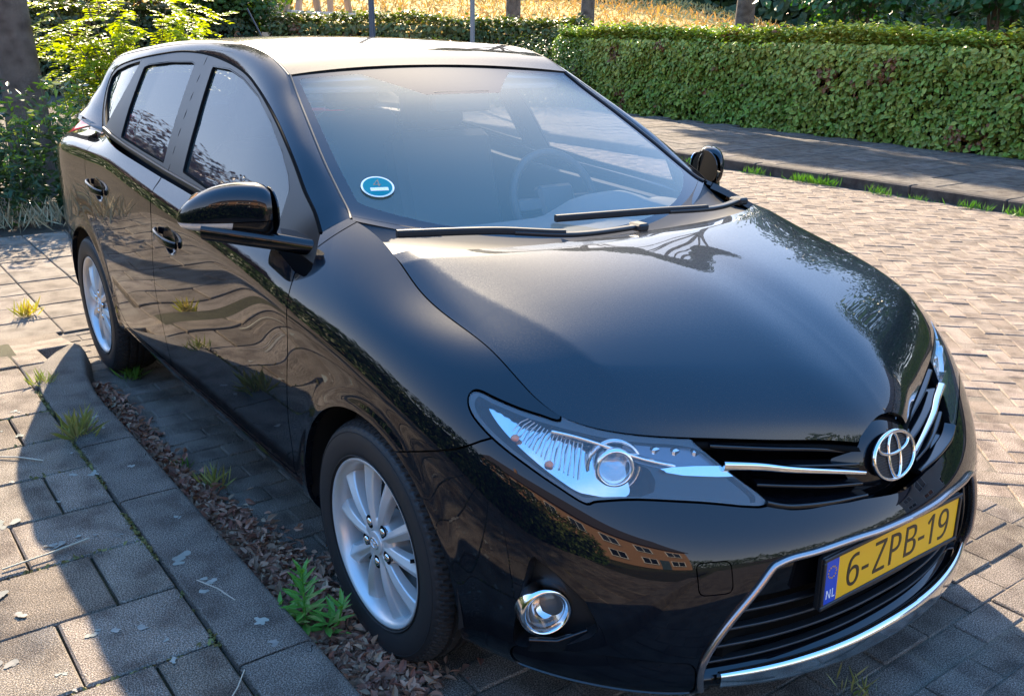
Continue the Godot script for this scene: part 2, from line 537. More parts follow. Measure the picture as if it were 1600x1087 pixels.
func build_back_planting() -> void:
	# low clipped hedges that close the far side
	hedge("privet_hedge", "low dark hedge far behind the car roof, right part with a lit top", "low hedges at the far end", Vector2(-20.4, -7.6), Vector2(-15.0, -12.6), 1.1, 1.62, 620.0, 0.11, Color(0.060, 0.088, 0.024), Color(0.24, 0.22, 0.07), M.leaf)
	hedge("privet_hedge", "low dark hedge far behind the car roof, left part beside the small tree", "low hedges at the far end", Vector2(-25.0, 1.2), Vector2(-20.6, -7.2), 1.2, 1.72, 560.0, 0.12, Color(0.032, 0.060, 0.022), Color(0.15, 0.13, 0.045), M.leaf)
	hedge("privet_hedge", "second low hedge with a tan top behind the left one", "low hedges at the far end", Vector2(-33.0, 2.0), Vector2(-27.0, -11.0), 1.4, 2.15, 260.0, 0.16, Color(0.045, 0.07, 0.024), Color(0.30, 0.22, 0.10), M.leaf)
	# bushes in front of the corner, greyer
	var labels := ["loose grey-green bush before the far hedge, left of the metal pole", "loose grey-green bush at the corner of the two hedges", "loose grey-green bush beside the metal pole, low and wide"]
	var k := 0
	for e in [[-14.0, -8.0, 1.0, 1.35], [-13.9, -10.6, 1.0, 1.45], [-14.6, -9.4, 1.1, 1.25]]:
		var t := thing("loose_bush", labels[k], "bush", Vector3(e[0], 0, e[1]), 0.0, "loose bushes before the far hedge")
		stems(t, 6, 0.4, 0.9, 0.015)
		var buf := PackedFloat32Array()
		for i in 3600:
			var v := Vector3(rng.randfn(0, 1), rng.randfn(0, 1), rng.randfn(0, 1)).normalized() * pow(rng.randf(), 0.4)
			put_leaf(buf, Vector3(v.x * e[2], e[3] * 0.5 + v.y * e[3] * 0.55, v.z * e[2] * 1.2), v + Vector3(0, 0.6, 0), 0.055, vary(Color(0.085, 0.10, 0.045), 0.4))
		scatter("foliage", buf, leaf_mesh(0.3, 0.1), M.leaf, t)
		k += 1
	# sunny bank of dry grass behind
	var rows := []
	for i in 41:
		var line := PackedVector3Array()
		for j in 25:
			var f := j / 24.0
			var x := lerpf(-17.5, -60.0, f) - 6.0 * smoothstep(-14.0, 4.0, lerpf(-40.0, 6.0, i / 40.0))
			var z := lerpf(-40.0, 6.0, i / 40.0) - f * 8.0
			line.append(Vector3(x, -0.05 + 3.4 * smoothstep(0.0, 0.75, f) + 0.25 * wob.get_noise_2d(x * 0.6, z * 0.6), z))
		rows.append(line)
	var g := grid_patch(rows, 1.0)
	for i in g.n.size():
		if g.n[i].y < 0.0: g.n[i] = -g.n[i]
	var straw := mat(0.42, 0.32, 0.11, 0.95, 0.0, 0.2)
	structure(part("grass_bank", mesh_of([g]), straw, self))
	var buf2 := PackedFloat32Array()
	for i in 42000:
		var f := pow(rng.randf(), 1.4)
		var zz := rng.randf_range(-40.0, 6.0)
		var x := lerpf(-18.0, -58.0, f) - 6.0 * smoothstep(-14.0, 4.0, zz)
		var z := zz - f * 8.0
		var y := -0.05 + 3.4 * smoothstep(0.0, 0.75, f)
		var c := Color(0.40, 0.34, 0.16).lerp(Color(0.30, 0.30, 0.10), clampf(0.5 + wob.get_noise_2d(x * 0.8, z * 0.8) * 1.3, 0, 1))
		put_leaf(buf2, Vector3(x, y + rng.randf() * 0.35, z), Vector3(0.3, 0.5, 0.3), 0.30, vary(c, 0.3), -0.8)
	tag(scatter("dry_grass", buf2, leaf_mesh(0.10, 0.03), M.straw, self), "dry golden grass covering the bank behind the hedges", "grass")
	# trees whose crowns stand above the frame
	tree("field_tree", "slim dark trunk at the corner where the far hedges meet", Vector3(-16.4, 0, -13.9), 0.20, Vector3(0.0, 9.6, -1.1), Vector3(2.6, 0.85, 0.85), 9000, 0.16, Color(0.05, 0.09, 0.02), M.leaf)
	tree("street_tree", "tree over the beech hedge, right of the picture", Vector3(-1.6, 0, -13.4), 0.22, Vector3(0.2, 4.8, 0.4), Vector3(2.7, 1.9, 2.5), 9000, 0.13, Color(0.055, 0.11, 0.022), M.leaf)
	tree("field_tree", "small leafy tree among the hedges left of the aerial, bright lower twigs", Vector3(-21.6, 0, -6.6), 0.16, Vector3(0.2, 3.0, 0.1), Vector3(1.7, 1.35, 2.0), 9000, 0.13, Color(0.070, 0.13, 0.030), M.sun_leaf)
	tree("shade_tree", "tall tree far left of the trunk at the hedge corner, crown out of the picture", Vector3(-20.6, 0, -14.8), 0.25, Vector3(0.0, 9.7, -0.3), Vector3(2.8, 0.85, 0.85), 9000, 0.16, Color(0.045, 0.09, 0.022), M.leaf)
	tree("shade_tree", "tall tree behind the beech hedge, between corner trunk and broad-leaved shrubs", Vector3(-12.3, 0, -14.7), 0.24, Vector3(0.0, 9.6, -0.4), Vector3(2.7, 0.85, 0.85), 9000, 0.16, Color(0.045, 0.09, 0.022), M.leaf)
	# lamp post, pole and wooden play frame
	var lp := thing("lamp_post", "dark grey lamp post rising behind the car roof", "lamp post", Vector3(-15.1, 0, -7.4))
	part("post", mesh_of([sweep(PackedVector3Array([Vector3(0, 0, 0), Vector3(0, 1.1, 0), Vector3(0, 1.12, 0), Vector3(-0.06, 5.0, 0)]), ngon(0.085, 0.085, 14), false, Vector3.ZERO, PackedFloat32Array([1, 1, 0.7, 0.5]))]), mat(0.07, 0.085, 0.11, 0.45, 0.4), lp)
	part("lantern", mesh_of([block(Vector3(0.5, 0.12, 0.22), 0.04, Vector3(0.15, 5.05, 0))]), mat(0.25, 0.25, 0.25, 0.4), lp)
	var po := thing("metal_pole", "thin grey metal pole standing in the bushes before the field", "pole", Vector3(-14.0, 0, -8.95))
	part("post", mesh_of([tube(PackedVector3Array([Vector3.ZERO, Vector3(0, 2.9, 0)]), 0.045, 12)]), mat(0.22, 0.22, 0.22, 0.5, 0.3), po)
	part("sign_back", mesh_of([block(Vector3(0.02, 0.45, 0.45), 0.005, Vector3(0.05, 2.7, 0), Basis(Vector3.UP, 0.5))]), mat(0.3, 0.3, 0.3, 0.5, 0.5), po)
	var pf := thing("play_frame", "wooden climbing frame standing on the sunny field", "play equipment", Vector3(-24.6, 0.35, -10.9), 0.6)
	for e in [[-1.5, -0.5, 0.0], [-0.9, 0.5, 0.35], [0.4, -0.5, -0.3], [0.9, 0.5, 0.3], [1.9, -0.4, 0.0], [2.5, 0.4, -0.35]]:
		part("beam", mesh_of([block(Vector3(0.15, 2.9, 0.15), 0.02, Vector3(e[1], 1.4, e[0]), Basis(Vector3.RIGHT, e[2]))]), mat(0.34, 0.22, 0.13, 0.8), pf)
	part("platform", mesh_of([block(Vector3(1.2, 0.08, 4.0), 0.01, Vector3(0, 1.55, 0.5))]), mat(0.45, 0.42, 0.38, 0.7), pf)
	part("panel", mesh_of([moved(plate(ngon(0.55, 0.55, 24), 0.06), Vector3(0.3, 1.3, 3.1), Basis(Vector3.UP, PI / 2))]), mat(0.45, 0.36, 0.26, 0.7), pf)

func build_left_corner() -> void:
	tag(sheet_bed(), "", "")
	# tree at the left edge
	var t := tree("robinia_tree", "grey-brown tree trunk at the left edge behind the weeds", Vector3(-8.5, 0, -0.02), 0.21, Vector3(-0.3, 6.2, 0.2), Vector3(2.2, 1.6, 2.2), 7000, 0.10, Color(0.09, 0.14, 0.03), M.leaf)
	# yellow-green pinnate bush
	var b := thing("robinia_bush", "bright yellow-green feathery bush between tree trunk and car", "bush", Vector3(-8.6, 0, -1.15))
	var buf := PackedFloat32Array()
	for i in 34:
		var a := rng.randf() * TAU
		var reach := rng.randf_range(0.15, 0.85)
		var high := rng.randf_range(0.5, 1.6)
		if i < 10:
			high = rng.randf_range(1.3, 1.85)
		var pts := smooth3([Vector3(cos(a) * 0.05, 0, sin(a) * 0.05), Vector3(cos(a) * reach * 0.35, high * 0.55, sin(a) * reach * 0.5), Vector3(cos(a) * reach * 0.8, high, sin(a) * reach)], 8)
		var q := sweep(pts, ngon(0.010, 0.010, 6), false, Vector3.ZERO, PackedFloat32Array([1, 1, 1, 0.9, 0.9, 0.8, 0.8, 0.7, 0.7, 0.6, 0.6, 0.5, 0.5, 0.4, 0.4, 0.3, 0.3]))
		part("branch", mesh_of([q]), M.bark, b)
		# feathered leaves along the upper part
		for k in 40:
			var at := pts[int(rng.randf_range(3, 16.9))] + Vector3(rng.randfn(0, 0.10), rng.randfn(0, 0.08), rng.randfn(0, 0.10))
			var dir := Vector3(cos(a) + rng.randfn(0, 0.8), rng.randfn(-0.1, 0.3), sin(a) + rng.randfn(0, 0.8)).normalized()
			var side := dir.cross(Vector3.UP).normalized()
			var up := side.cross(dir)
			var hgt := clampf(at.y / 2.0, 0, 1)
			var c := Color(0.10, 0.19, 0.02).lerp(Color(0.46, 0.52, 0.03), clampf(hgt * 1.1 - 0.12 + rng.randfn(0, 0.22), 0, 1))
			var n := 6
			for l in n:
				var f := (l + 1.0) / n
				var p := at + dir * 0.24 * f - Vector3(0, 0.05 * f * f, 0)
				for sd in [-1.0, 1.0]:
					var z: Vector3 = (side * sd + dir * 0.45 + Vector3(0, rng.randf_range(-0.3, 0.1), 0)).normalized()
					var y := (up + Vector3(rng.randf_range(-0.2, 0.2), 0, rng.randf_range(-0.2, 0.2))).normalized()
					y = (y - z * y.dot(z)).normalized()
					var s := 0.07 * rng.randf_range(0.8, 1.2)
					push(buf, Transform3D(Basis(y.cross(z) * s, y * s, z * s), p), vary(c, 0.2))
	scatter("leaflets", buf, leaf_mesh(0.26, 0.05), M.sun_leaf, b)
	# tall weeds in front
	var k := 0
	for e in [[-6.85, 0.95, 1.0, 0.30], [-6.75, 0.55, 0.95, 0.32], [-7.0, 0.15, 1.1, 0.35], [-7.1, -0.35, 1.0, 0.35], [-7.3, 0.75, 1.2, 0.35], [-6.9, -0.9, 0.9, 0.4]]:
		var w := thing("tall_weed", ["clump of tall dark weeds at the left edge, nearest the kerb", "clump of tall dark weeds with a faded seed head, second from the left edge", "tall dark weeds before the tree trunk, third clump from the left", "tall dark weeds just left of the tail light", "tallest clump of weeds, behind the others at the left edge", "low weeds behind the car's rear corner"][k], "weeds", Vector3(e[0], 0, e[1]), 0.0, "weeds beside the paving")
		var wb := PackedFloat32Array()
		for i in 26:
			var a := rng.randf() * TAU
			var r: float = e[3] * sqrt(rng.randf())
			var base := Vector3(cos(a) * r, 0, sin(a) * r)
			var top := base * 1.3 + Vector3(rng.randfn(0, 0.06), e[2] * rng.randf_range(0.6, 1.05), rng.randfn(0, 0.06))
			if i < 9:
				part("stem", mesh_of([tube(PackedVector3Array([base, base.lerp(top, 0.5) + Vector3(0.01, 0, 0), top]), 0.004, 5)]), mat(0.07, 0.09, 0.04, 0.8), w)
			for l in 46:
				var f := rng.randf()
				var p := base.lerp(top, f) + Vector3(rng.randfn(0, 0.02), 0, rng.randfn(0, 0.02))
				var c := vary(Color(0.030, 0.068, 0.030).lerp(Color(0.07, 0.11, 0.045), f * 0.7 + rng.randfn(0, 0.15)), 0.3)
				if f > 0.94 and rng.randf() < 0.25:
					c = Color(0.30, 0.26, 0.22)
				put_leaf(wb, p, Vector3(rng.randfn(0, 1), 0.7, rng.randfn(0, 1)), 0.075, c, 0.2)
		scatter("foliage", wb, leaf_mesh(0.17, 0.04), M.leaf, w)
		k += 1
	# dry grass along the edge of the bed
	var gb := PackedFloat32Array()
	for i in 900:
		var p := Vector3(-6.5 + rng.randfn(0, 0.16), 0.0, rng.randf_range(-1.2, 2.0))
		put_leaf(gb, p, Vector3(rng.randfn(0, 1), 0.2, rng.randfn(0, 1)), 0.2, vary(Color(0.40, 0.33, 0.19), 0.3), -0.9)
	tag(scatter("dry_grass", gb, leaf_mesh(0.03, 0.01), M.dry, self), "dry straw-coloured grass along the edge of the weed bed", "grass")

func sheet_bed() -> Node3D:
	return structure(sheet("planting_bed", [[-30, -2.2], [-6.45, -1.4], [-6.45, 3.15], [-30, 3.15]], -0.02, M.soil, self))

func build_near_gardens() -> void:
	# seen as reflections in the doors
	hedge("garden_hedge", "leafy garden hedge along the near pavement, mirrored in the doors", "garden hedges on the near side", Vector2(4.2, 3.3), Vector2(-24.0, 3.6), 0.8, 1.2, 420.0, 0.10, Color(0.06, 0.12, 0.022), Color(0.22, 0.24, 0.05), M.leaf)
	var names := ["dark red shrub behind the garden hedge, mirrored in the rear window", "dark red shrub behind the garden hedge, mirrored in the front window"]
	var k := 0
	for e in [[-13.5, 4.9, 1.7, 3.9], [-9.2, 4.7, 1.3, 3.2]]:
		var t := thing("purple_shrub", names[k], "shrub", Vector3(e[0], 0, e[1]), 0.0, "dark red garden shrubs")
		stems(t, 8, 0.5, e[3] * 0.8, 0.02)
		var buf := PackedFloat32Array()
		for i in 9000:
			var v := Vector3(rng.randfn(0, 1), rng.randfn(0, 1), rng.randfn(0, 1)).normalized() * pow(rng.randf(), 0.42)
			put_leaf(buf, Vector3(v.x * e[2], e[3] * 0.55 + v.y * e[3] * 0.5, v.z * e[2]), v + Vector3(0, 0.6, 0), 0.095, vary(Color(0.10, 0.022, 0.026), 0.4))
		scatter("foliage", buf, leaf_mesh(0.33, 0.1), M.leaf, t)
		k += 1

func window_parts(house: Node3D, at: Vector3, basis: Basis, w: float, h: float) -> void:
	var f := []
	for s in [-1.0, 1.0]:
		f.append(block(Vector3(0.08, h, 0.08), 0.008, Vector3(s * (w / 2 - 0.04), 0, 0)))
		f.append(block(Vector3(w - 0.16, 0.08, 0.08), 0.008, Vector3(0, s * (h / 2 - 0.04), 0)))
	f.append(block(Vector3(0.06, h - 0.16, 0.07), 0.008))
	var fr := part("window", mesh_of(f), M.white, house, Transform3D(basis, at + basis * Vector3(0, 0, 0.03)))
	part("pane", mesh_of([block(Vector3(w - 0.1, h - 0.1, 0.02), 0.0)]), mat(0.01, 0.014, 0.02, 0.04, 0.0, 0.8), fr, Transform3D(Basis(), Vector3(0, 0, -0.01)))
	part("sill", mesh_of([block(Vector3(w + 0.1, 0.06, 0.16), 0.01, Vector3(0, -h / 2 - 0.035, 0.04))]), mat(0.4, 0.4, 0.4, 0.7), fr)

func house(called: String, label: String, at: Vector3, turn: float, L: float, D: float, eaves: float, ridge: float, wall: Material, roof: Material, cols: int) -> void:
	var h := thing(called, label, "house", at, turn)
	var body := block(Vector3(L, eaves, D), 0.0, Vector3(0, eaves / 2, 0))
	part("wall", mesh_of([body]), wall, h)
	var gable := plate(PackedVector2Array([Vector2(-D / 2, eaves), Vector2(D / 2, eaves), Vector2(0, ridge)]), L)
	moved(gable, Vector3(-L / 2, 0, 0), Basis(Vector3.UP, PI / 2))
	part("gable_wall", mesh_of([gable]), wall, h)
	var sl := atan2(ridge - eaves, D / 2)
	var len := sqrt(pow(ridge - eaves, 2) + D * D / 4) + 0.4
	for s in [-1.0, 1.0]:
		part("roof", mesh_of([block(Vector3(L + 0.5, 0.18, len), 0.01, Vector3(0, (eaves + ridge) / 2 + 0.06, s * (D / 4 + 0.1)), Basis(Vector3.RIGHT, s * sl))]), roof, h)
	part("chimney", mesh_of([block(Vector3(0.7, 1.6, 0.6), 0.02, Vector3(L * 0.22, ridge + 0.3, 0))]), wall, h)
	for i in cols:
		var x := (i + 0.5) / cols * L - L / 2
		for lv in 2:
			window_parts(h, Vector3(x, 1.5 + lv * 2.5, D / 2), Basis(), 1.5, 1.25)
	part("door", mesh_of([block(Vector3(0.95, 2.1, 0.08), 0.01, Vector3(L / cols - L / 2, 1.05, D / 2 + 0.03))]), mat(0.05, 0.09, 0.12, 0.4), h)

func build_houses() -> void:
	var brick := mat(0.36, 0.20, 0.115, 0.85)
	var pale := mat(0.45, 0.43, 0.40, 0.85)
	var tiles := mat(0.055, 0.045, 0.042, 0.7)
	house("brick_house", "terrace of tan brick houses across the junction, mirrored in the bumper", Vector3(12.5, 0, 15.5), -2.45, 26.0, 8.0, 5.2, 8.4, brick, tiles, 9)
	house("brick_house", "brick house with a tall gable behind the near gardens", Vector3(-40.0, 0, 17.0), PI - 0.7, 11.0, 8.0, 4.6, 8.6, brick, tiles, 4)
	house("pale_house", "pale rendered house across the road, mirrored in the bonnet", Vector3(7.0, 0, -19.5), 0.0, 12.0, 8.0, 5.0, 8.2, pale, tiles, 4)

func build_far_belt() -> void:
	var buf := PackedFloat32Array()
	for i in 90000:
		var a := rng.randf() * TAU if i < 30000 else deg_to_rad(rng.randf_range(-176.0, -108.0))
		var r := rng.randf_range(62.0, 85.0)
		var top := 7.5 + 3.0 * wob.get_noise_2d(cos(a) * 14.0, sin(a) * 14.0) + 2.0 * wob.get_noise_2d(cos(a) * 40.0, sin(a) * 40.0)
		var p := Vector3(cos(a) * r, rng.randf() * maxf(top, 2.0), sin(a) * r)
		put_leaf(buf, p, Vector3(-cos(a), 0.5, -sin(a)), 0.75, vary(Color(0.045, 0.075, 0.028), 0.35))
	tag(scatter("distant_trees", buf, leaf_mesh(0.4, 0.1), M.leaf, self), "belt of trees all round on the horizon", "trees")

func build_small_things() -> void:
	# dead leaves along the foot of the kerb
	var lb := PackedFloat32Array()
	for i in 11000:
		var x := -2.35 + 2.6 * rng.randf()
		var dens := 0.35 + 0.65 * smoothstep(-1.6, -0.5, x)
		if rng.randf() > dens: continue
		var wdt := 0.035 + 0.055 * smoothstep(-1.2, -0.3, x)
		var z := 1.0 - absf(rng.randfn(0, wdt))
		if x > 0.1: z = minf(z, 0.99)
		var c := vary(Color(0.19, 0.075, 0.05).lerp(Color(0.36, 0.22, 0.14), rng.randf()), 0.35)
		put_leaf(lb, Vector3(x, 0.006 + rng.randf() * 0.025, z), Vector3(0, 1, 0), 0.034, c, 0.0, 0.9)
	tag(scatter("dead_leaves", lb, leaf_mesh(0.24, 0.14), M.dry, self), "drift of brown dead leaves along the foot of the near kerb", "leaves")
	# lichen spots on slabs and kerb
	var lich := PackedFloat32Array()
	var disc := Patch.new()
	disc.p.append(Vector3(0, 0.0016, 0)); disc.n.append(Vector3.UP); disc.c.append(Vector2.ZERO)
	for i in 18:
		var r := 1.0 + 0.16 * sin(TAU * i / 9.0 + 0.6) + 0.10 * sin(TAU * i / 6.0)
		disc.p.append(Vector3(cos(TAU * i / 18) * r, 0.0006, sin(TAU * i / 18) * r)); disc.n.append(Vector3.UP); disc.c.append(Vector2.ZERO)
	for i in 18:
		disc.t.append_array([0, 1 + i, 1 + (i + 1) % 18])
	for i in 120:
		var x := rng.randf_range(-2.4, 0.7)
		var z := rng.randf_range(1.06, 2.3)
		var s := rng.randf_range(0.003, 0.010) if rng.randf() < 0.75 else rng.randf_range(0.010, 0.020)
		var tone := vary(Color(0.23, 0.225, 0.19), 0.2)
		for k in 5:
			var o := Vector2(rng.randfn(0, 1), rng.randfn(0, 1)) * s * 0.75
			var r := s * rng.randf_range(0.5, 1.0)
			push(lich, Transform3D(Basis(Vector3.UP, rng.randf() * TAU) * Basis.from_scale(Vector3(r, 1, r * rng.randf_range(0.7, 1.0))), Vector3(x + o.x, (0.1083 if z < 1.22 else 0.1018) + k * 0.0002, z + o.y)), vary(tone, 0.12))
	var lm := mat(1, 1, 1, 0.95)
	lm.vertex_color_use_as_albedo = true
	scatter("lichen", lich, mesh_of([disc]), lm, get_node("pavement"))
	# moss cushions and grass in the joints
	var moss := PackedFloat32Array()
	for i in 4200:
		var row := rng.randi_range(0, 12)
		var x := 3.5 - 0.303 * (row + 7) + rng.randfn(0, 0.004)
		var z := rng.randf_range(1.22, 2.4)
		if rng.randf() < 0.45:
			z = 1.228 + rng.randfn(0, 0.006)
			x = rng.randf_range(-2.4, 0.5)
		if wob.get_noise_2d(x * 3.0, z * 3.0) < -0.05: continue
		put_leaf(moss, Vector3(x, pavement_y(x) - 0.008 + rng.randf() * 0.006, z), Vector3(0, 1, 0), 0.014, vary(Color(0.16, 0.14, 0.045), 0.4), -0.3, 0.9)
	tag(scatter("moss", moss, leaf_mesh(0.35, 0.1), M.dry, self), "yellow-green moss in the joints of the near pavement", "moss")
	# grass tufts
	var labels := {}
	var tufts := [[-1.62, 1.20, 0.10, 60, 0], [-2.28, 1.19, 0.06, 40, 0], [-2.42, 0.80, 0.07, 60, 1], [-1.36, 0.93, 0.05, 30, 1], [-1.15, 0.88, 0.08, 50, 0], [-3.2, 1.45, 0.10, 60, 2], [-3.7, 1.0, 0.09, 50, 2], [1.08, -0.55, 0.05, 30, 1], [0.83, -0.02, 0.05, 30, 0],
		[-3.72, -7.05, 0.10, 60, 1], [-4.5, -7.1, 0.11, 90, 1], [-4.75, -7.08, 0.10, 70, 1], [-2.72, -7.08, 0.09, 60, 1], [-2.25, -7.08, 0.10, 70, 1], [-5.4, -7.1, 0.09, 50, 1], [-3.3, -7.06, 0.06, 30, 1], [-2.9, -9.9, 0.12, 50, 1], [-6.4, -7.12, 0.09, 60, 1]]
	var words := ["grass tuft in the joint behind the kerb, beside the front door", "small grass tuft at the bend of the kerb", "green grass tuft beside the rear tyre", "tiny green tuft in the leaf drift", "straw tuft in the leaf drift below the front door", "golden tuft on the sunny slabs by the kerb end", "golden tuft on the sunny slabs behind the rear wheel", "green tuft on the road right of the number plate", "straw tuft in the shade below the number plate",
		"grass tuft at the far kerb, midway along it", "bright grass tuft at the far kerb, longest of them", "grass tuft at the far kerb next to the longest one", "grass tuft at the far kerb near the right edge", "grass tuft at the far kerb at the right edge", "grass tuft at the far kerb, left of the longest", "thin grass tuft at the far kerb", "grass tuft at the foot of the beech hedge", "grass tuft at the far kerb beside the far door mirror"]
	var i2 := 0
	for e in tufts:
		var t := PackedFloat32Array()
		var c: Color = [Color(0.30, 0.27, 0.09), Color(0.10, 0.20, 0.025), Color(0.55, 0.38, 0.08)][e[4]]
		for i in e[3]:
			var p := Vector3(rng.randfn(0, 0.022), 0, rng.randfn(0, 0.022))
			if e[1] < -5.0: p.x = rng.randfn(0, 0.10)
			put_leaf(t, p, Vector3(rng.randfn(0, 1), 0.15, rng.randfn(0, 1)), e[2], vary(c, 0.3), -0.9, 0.5)
		var o := scatter("grass_tuft" if i2 == 0 else "grass_tuft_%03d" % i2, t, leaf_mesh(0.045, 0.01), M.leaf, self)
		var gy := 0.10 if e[1] > 1.1 and e[0] > -2.9 else 0.012 if e[0] < -3.0 and e[1] > 0.0 else 0.0
		if e[1] < -9.0: gy = 0.1
		o.position = Vector3(e[0], gy, e[1])
		tag(o, words[i2], "grass", "grass tufts in the joints")
		i2 += 1
	# leafy weed between front wheel and kerb
	var w := thing("leafy_weed", "bright green weed growing between kerb and front wheel", "weed", Vector3(-0.165, 0.0, 0.985))
	var wl := leaf_mesh(0.13, 0.03)
	var gm := mat(0.085, 0.24, 0.035, 0.5)
	gm.backlight_enabled = true
	gm.backlight = Color(0.3, 0.5, 0.08)
	for e in [[0.0, 0.0, 0.20, 46], [0.085, -0.055, 0.125, 26], [-0.03, 0.05, 0.09, 14]]:
		part("stem", mesh_of([tube(PackedVector3Array([Vector3(e[0] * 0.3, 0, e[1] * 0.3), Vector3(e[0], e[2] * 0.5, e[1]), Vector3(e[0] * 1.15, e[2], e[1] * 1.15)]), 0.003, 6)]), gm, w)
		for l in e[3]:
			var f: float = (l + 1.0) / e[3]
			var p := Vector3(e[0], 0, e[1]) * lerpf(0.4, 1.15, f) + Vector3(0, e[2] * f, 0)
			var a: float = l * 2.4
			var lift := lerpf(0.1, 1.4, pow(f, 2.0))
			var z := Vector3(cos(a), lift, sin(a)).normalized()
			var y := (Vector3.UP - z * z.y).normalized()
			var s := lerpf(0.095, 0.045, f)
			part("leaf", wl, gm, w, Transform3D(Basis(y.cross(z) * s, y * s, z * s), p))
	# straws lying about
	var st := PackedFloat32Array()
	var straw := mesh_of([tube(PackedVector3Array([Vector3(0, 0, 0), Vector3(0.03, 0.012, 0.5), Vector3(-0.02, 0.0, 1.0)]), 0.012, 5)])
	for e in [[-0.82, 0.108, 1.36, 0.24, 0.2], [-0.42, 0.108, 1.18, 0.16, 1.9], [0.02, 0.108, 1.22, 0.13, 0.9], [-1.6, 0.108, 1.5, 0.2, 2.4], [-0.02, 0.01, 0.92, 0.14, 0.4], [0.28, 0.01, 0.82, 0.17, 1.2], [0.3, 0.012, 0.86, 0.12, 2.1], [0.33, 0.012, 0.80, 0.12, 2.6], [-0.62, 0.108, 1.72, 0.2, 0.6], [-2.5, 0.108, 1.5, 0.24, 1.1], [-2.2, 0.108, 1.35, 0.16, 0.3]]:
		push(st, Transform3D(Basis(Vector3.UP, e[4]) * Basis.from_scale(Vector3(e[3], e[3], e[3])), Vector3(e[0], e[1], e[2])), vary(Color(0.46, 0.40, 0.30), 0.2))
	tag(scatter("straws", st, straw, M.dry, self), "dry straws and twigs lying on kerb and paving", "straws")
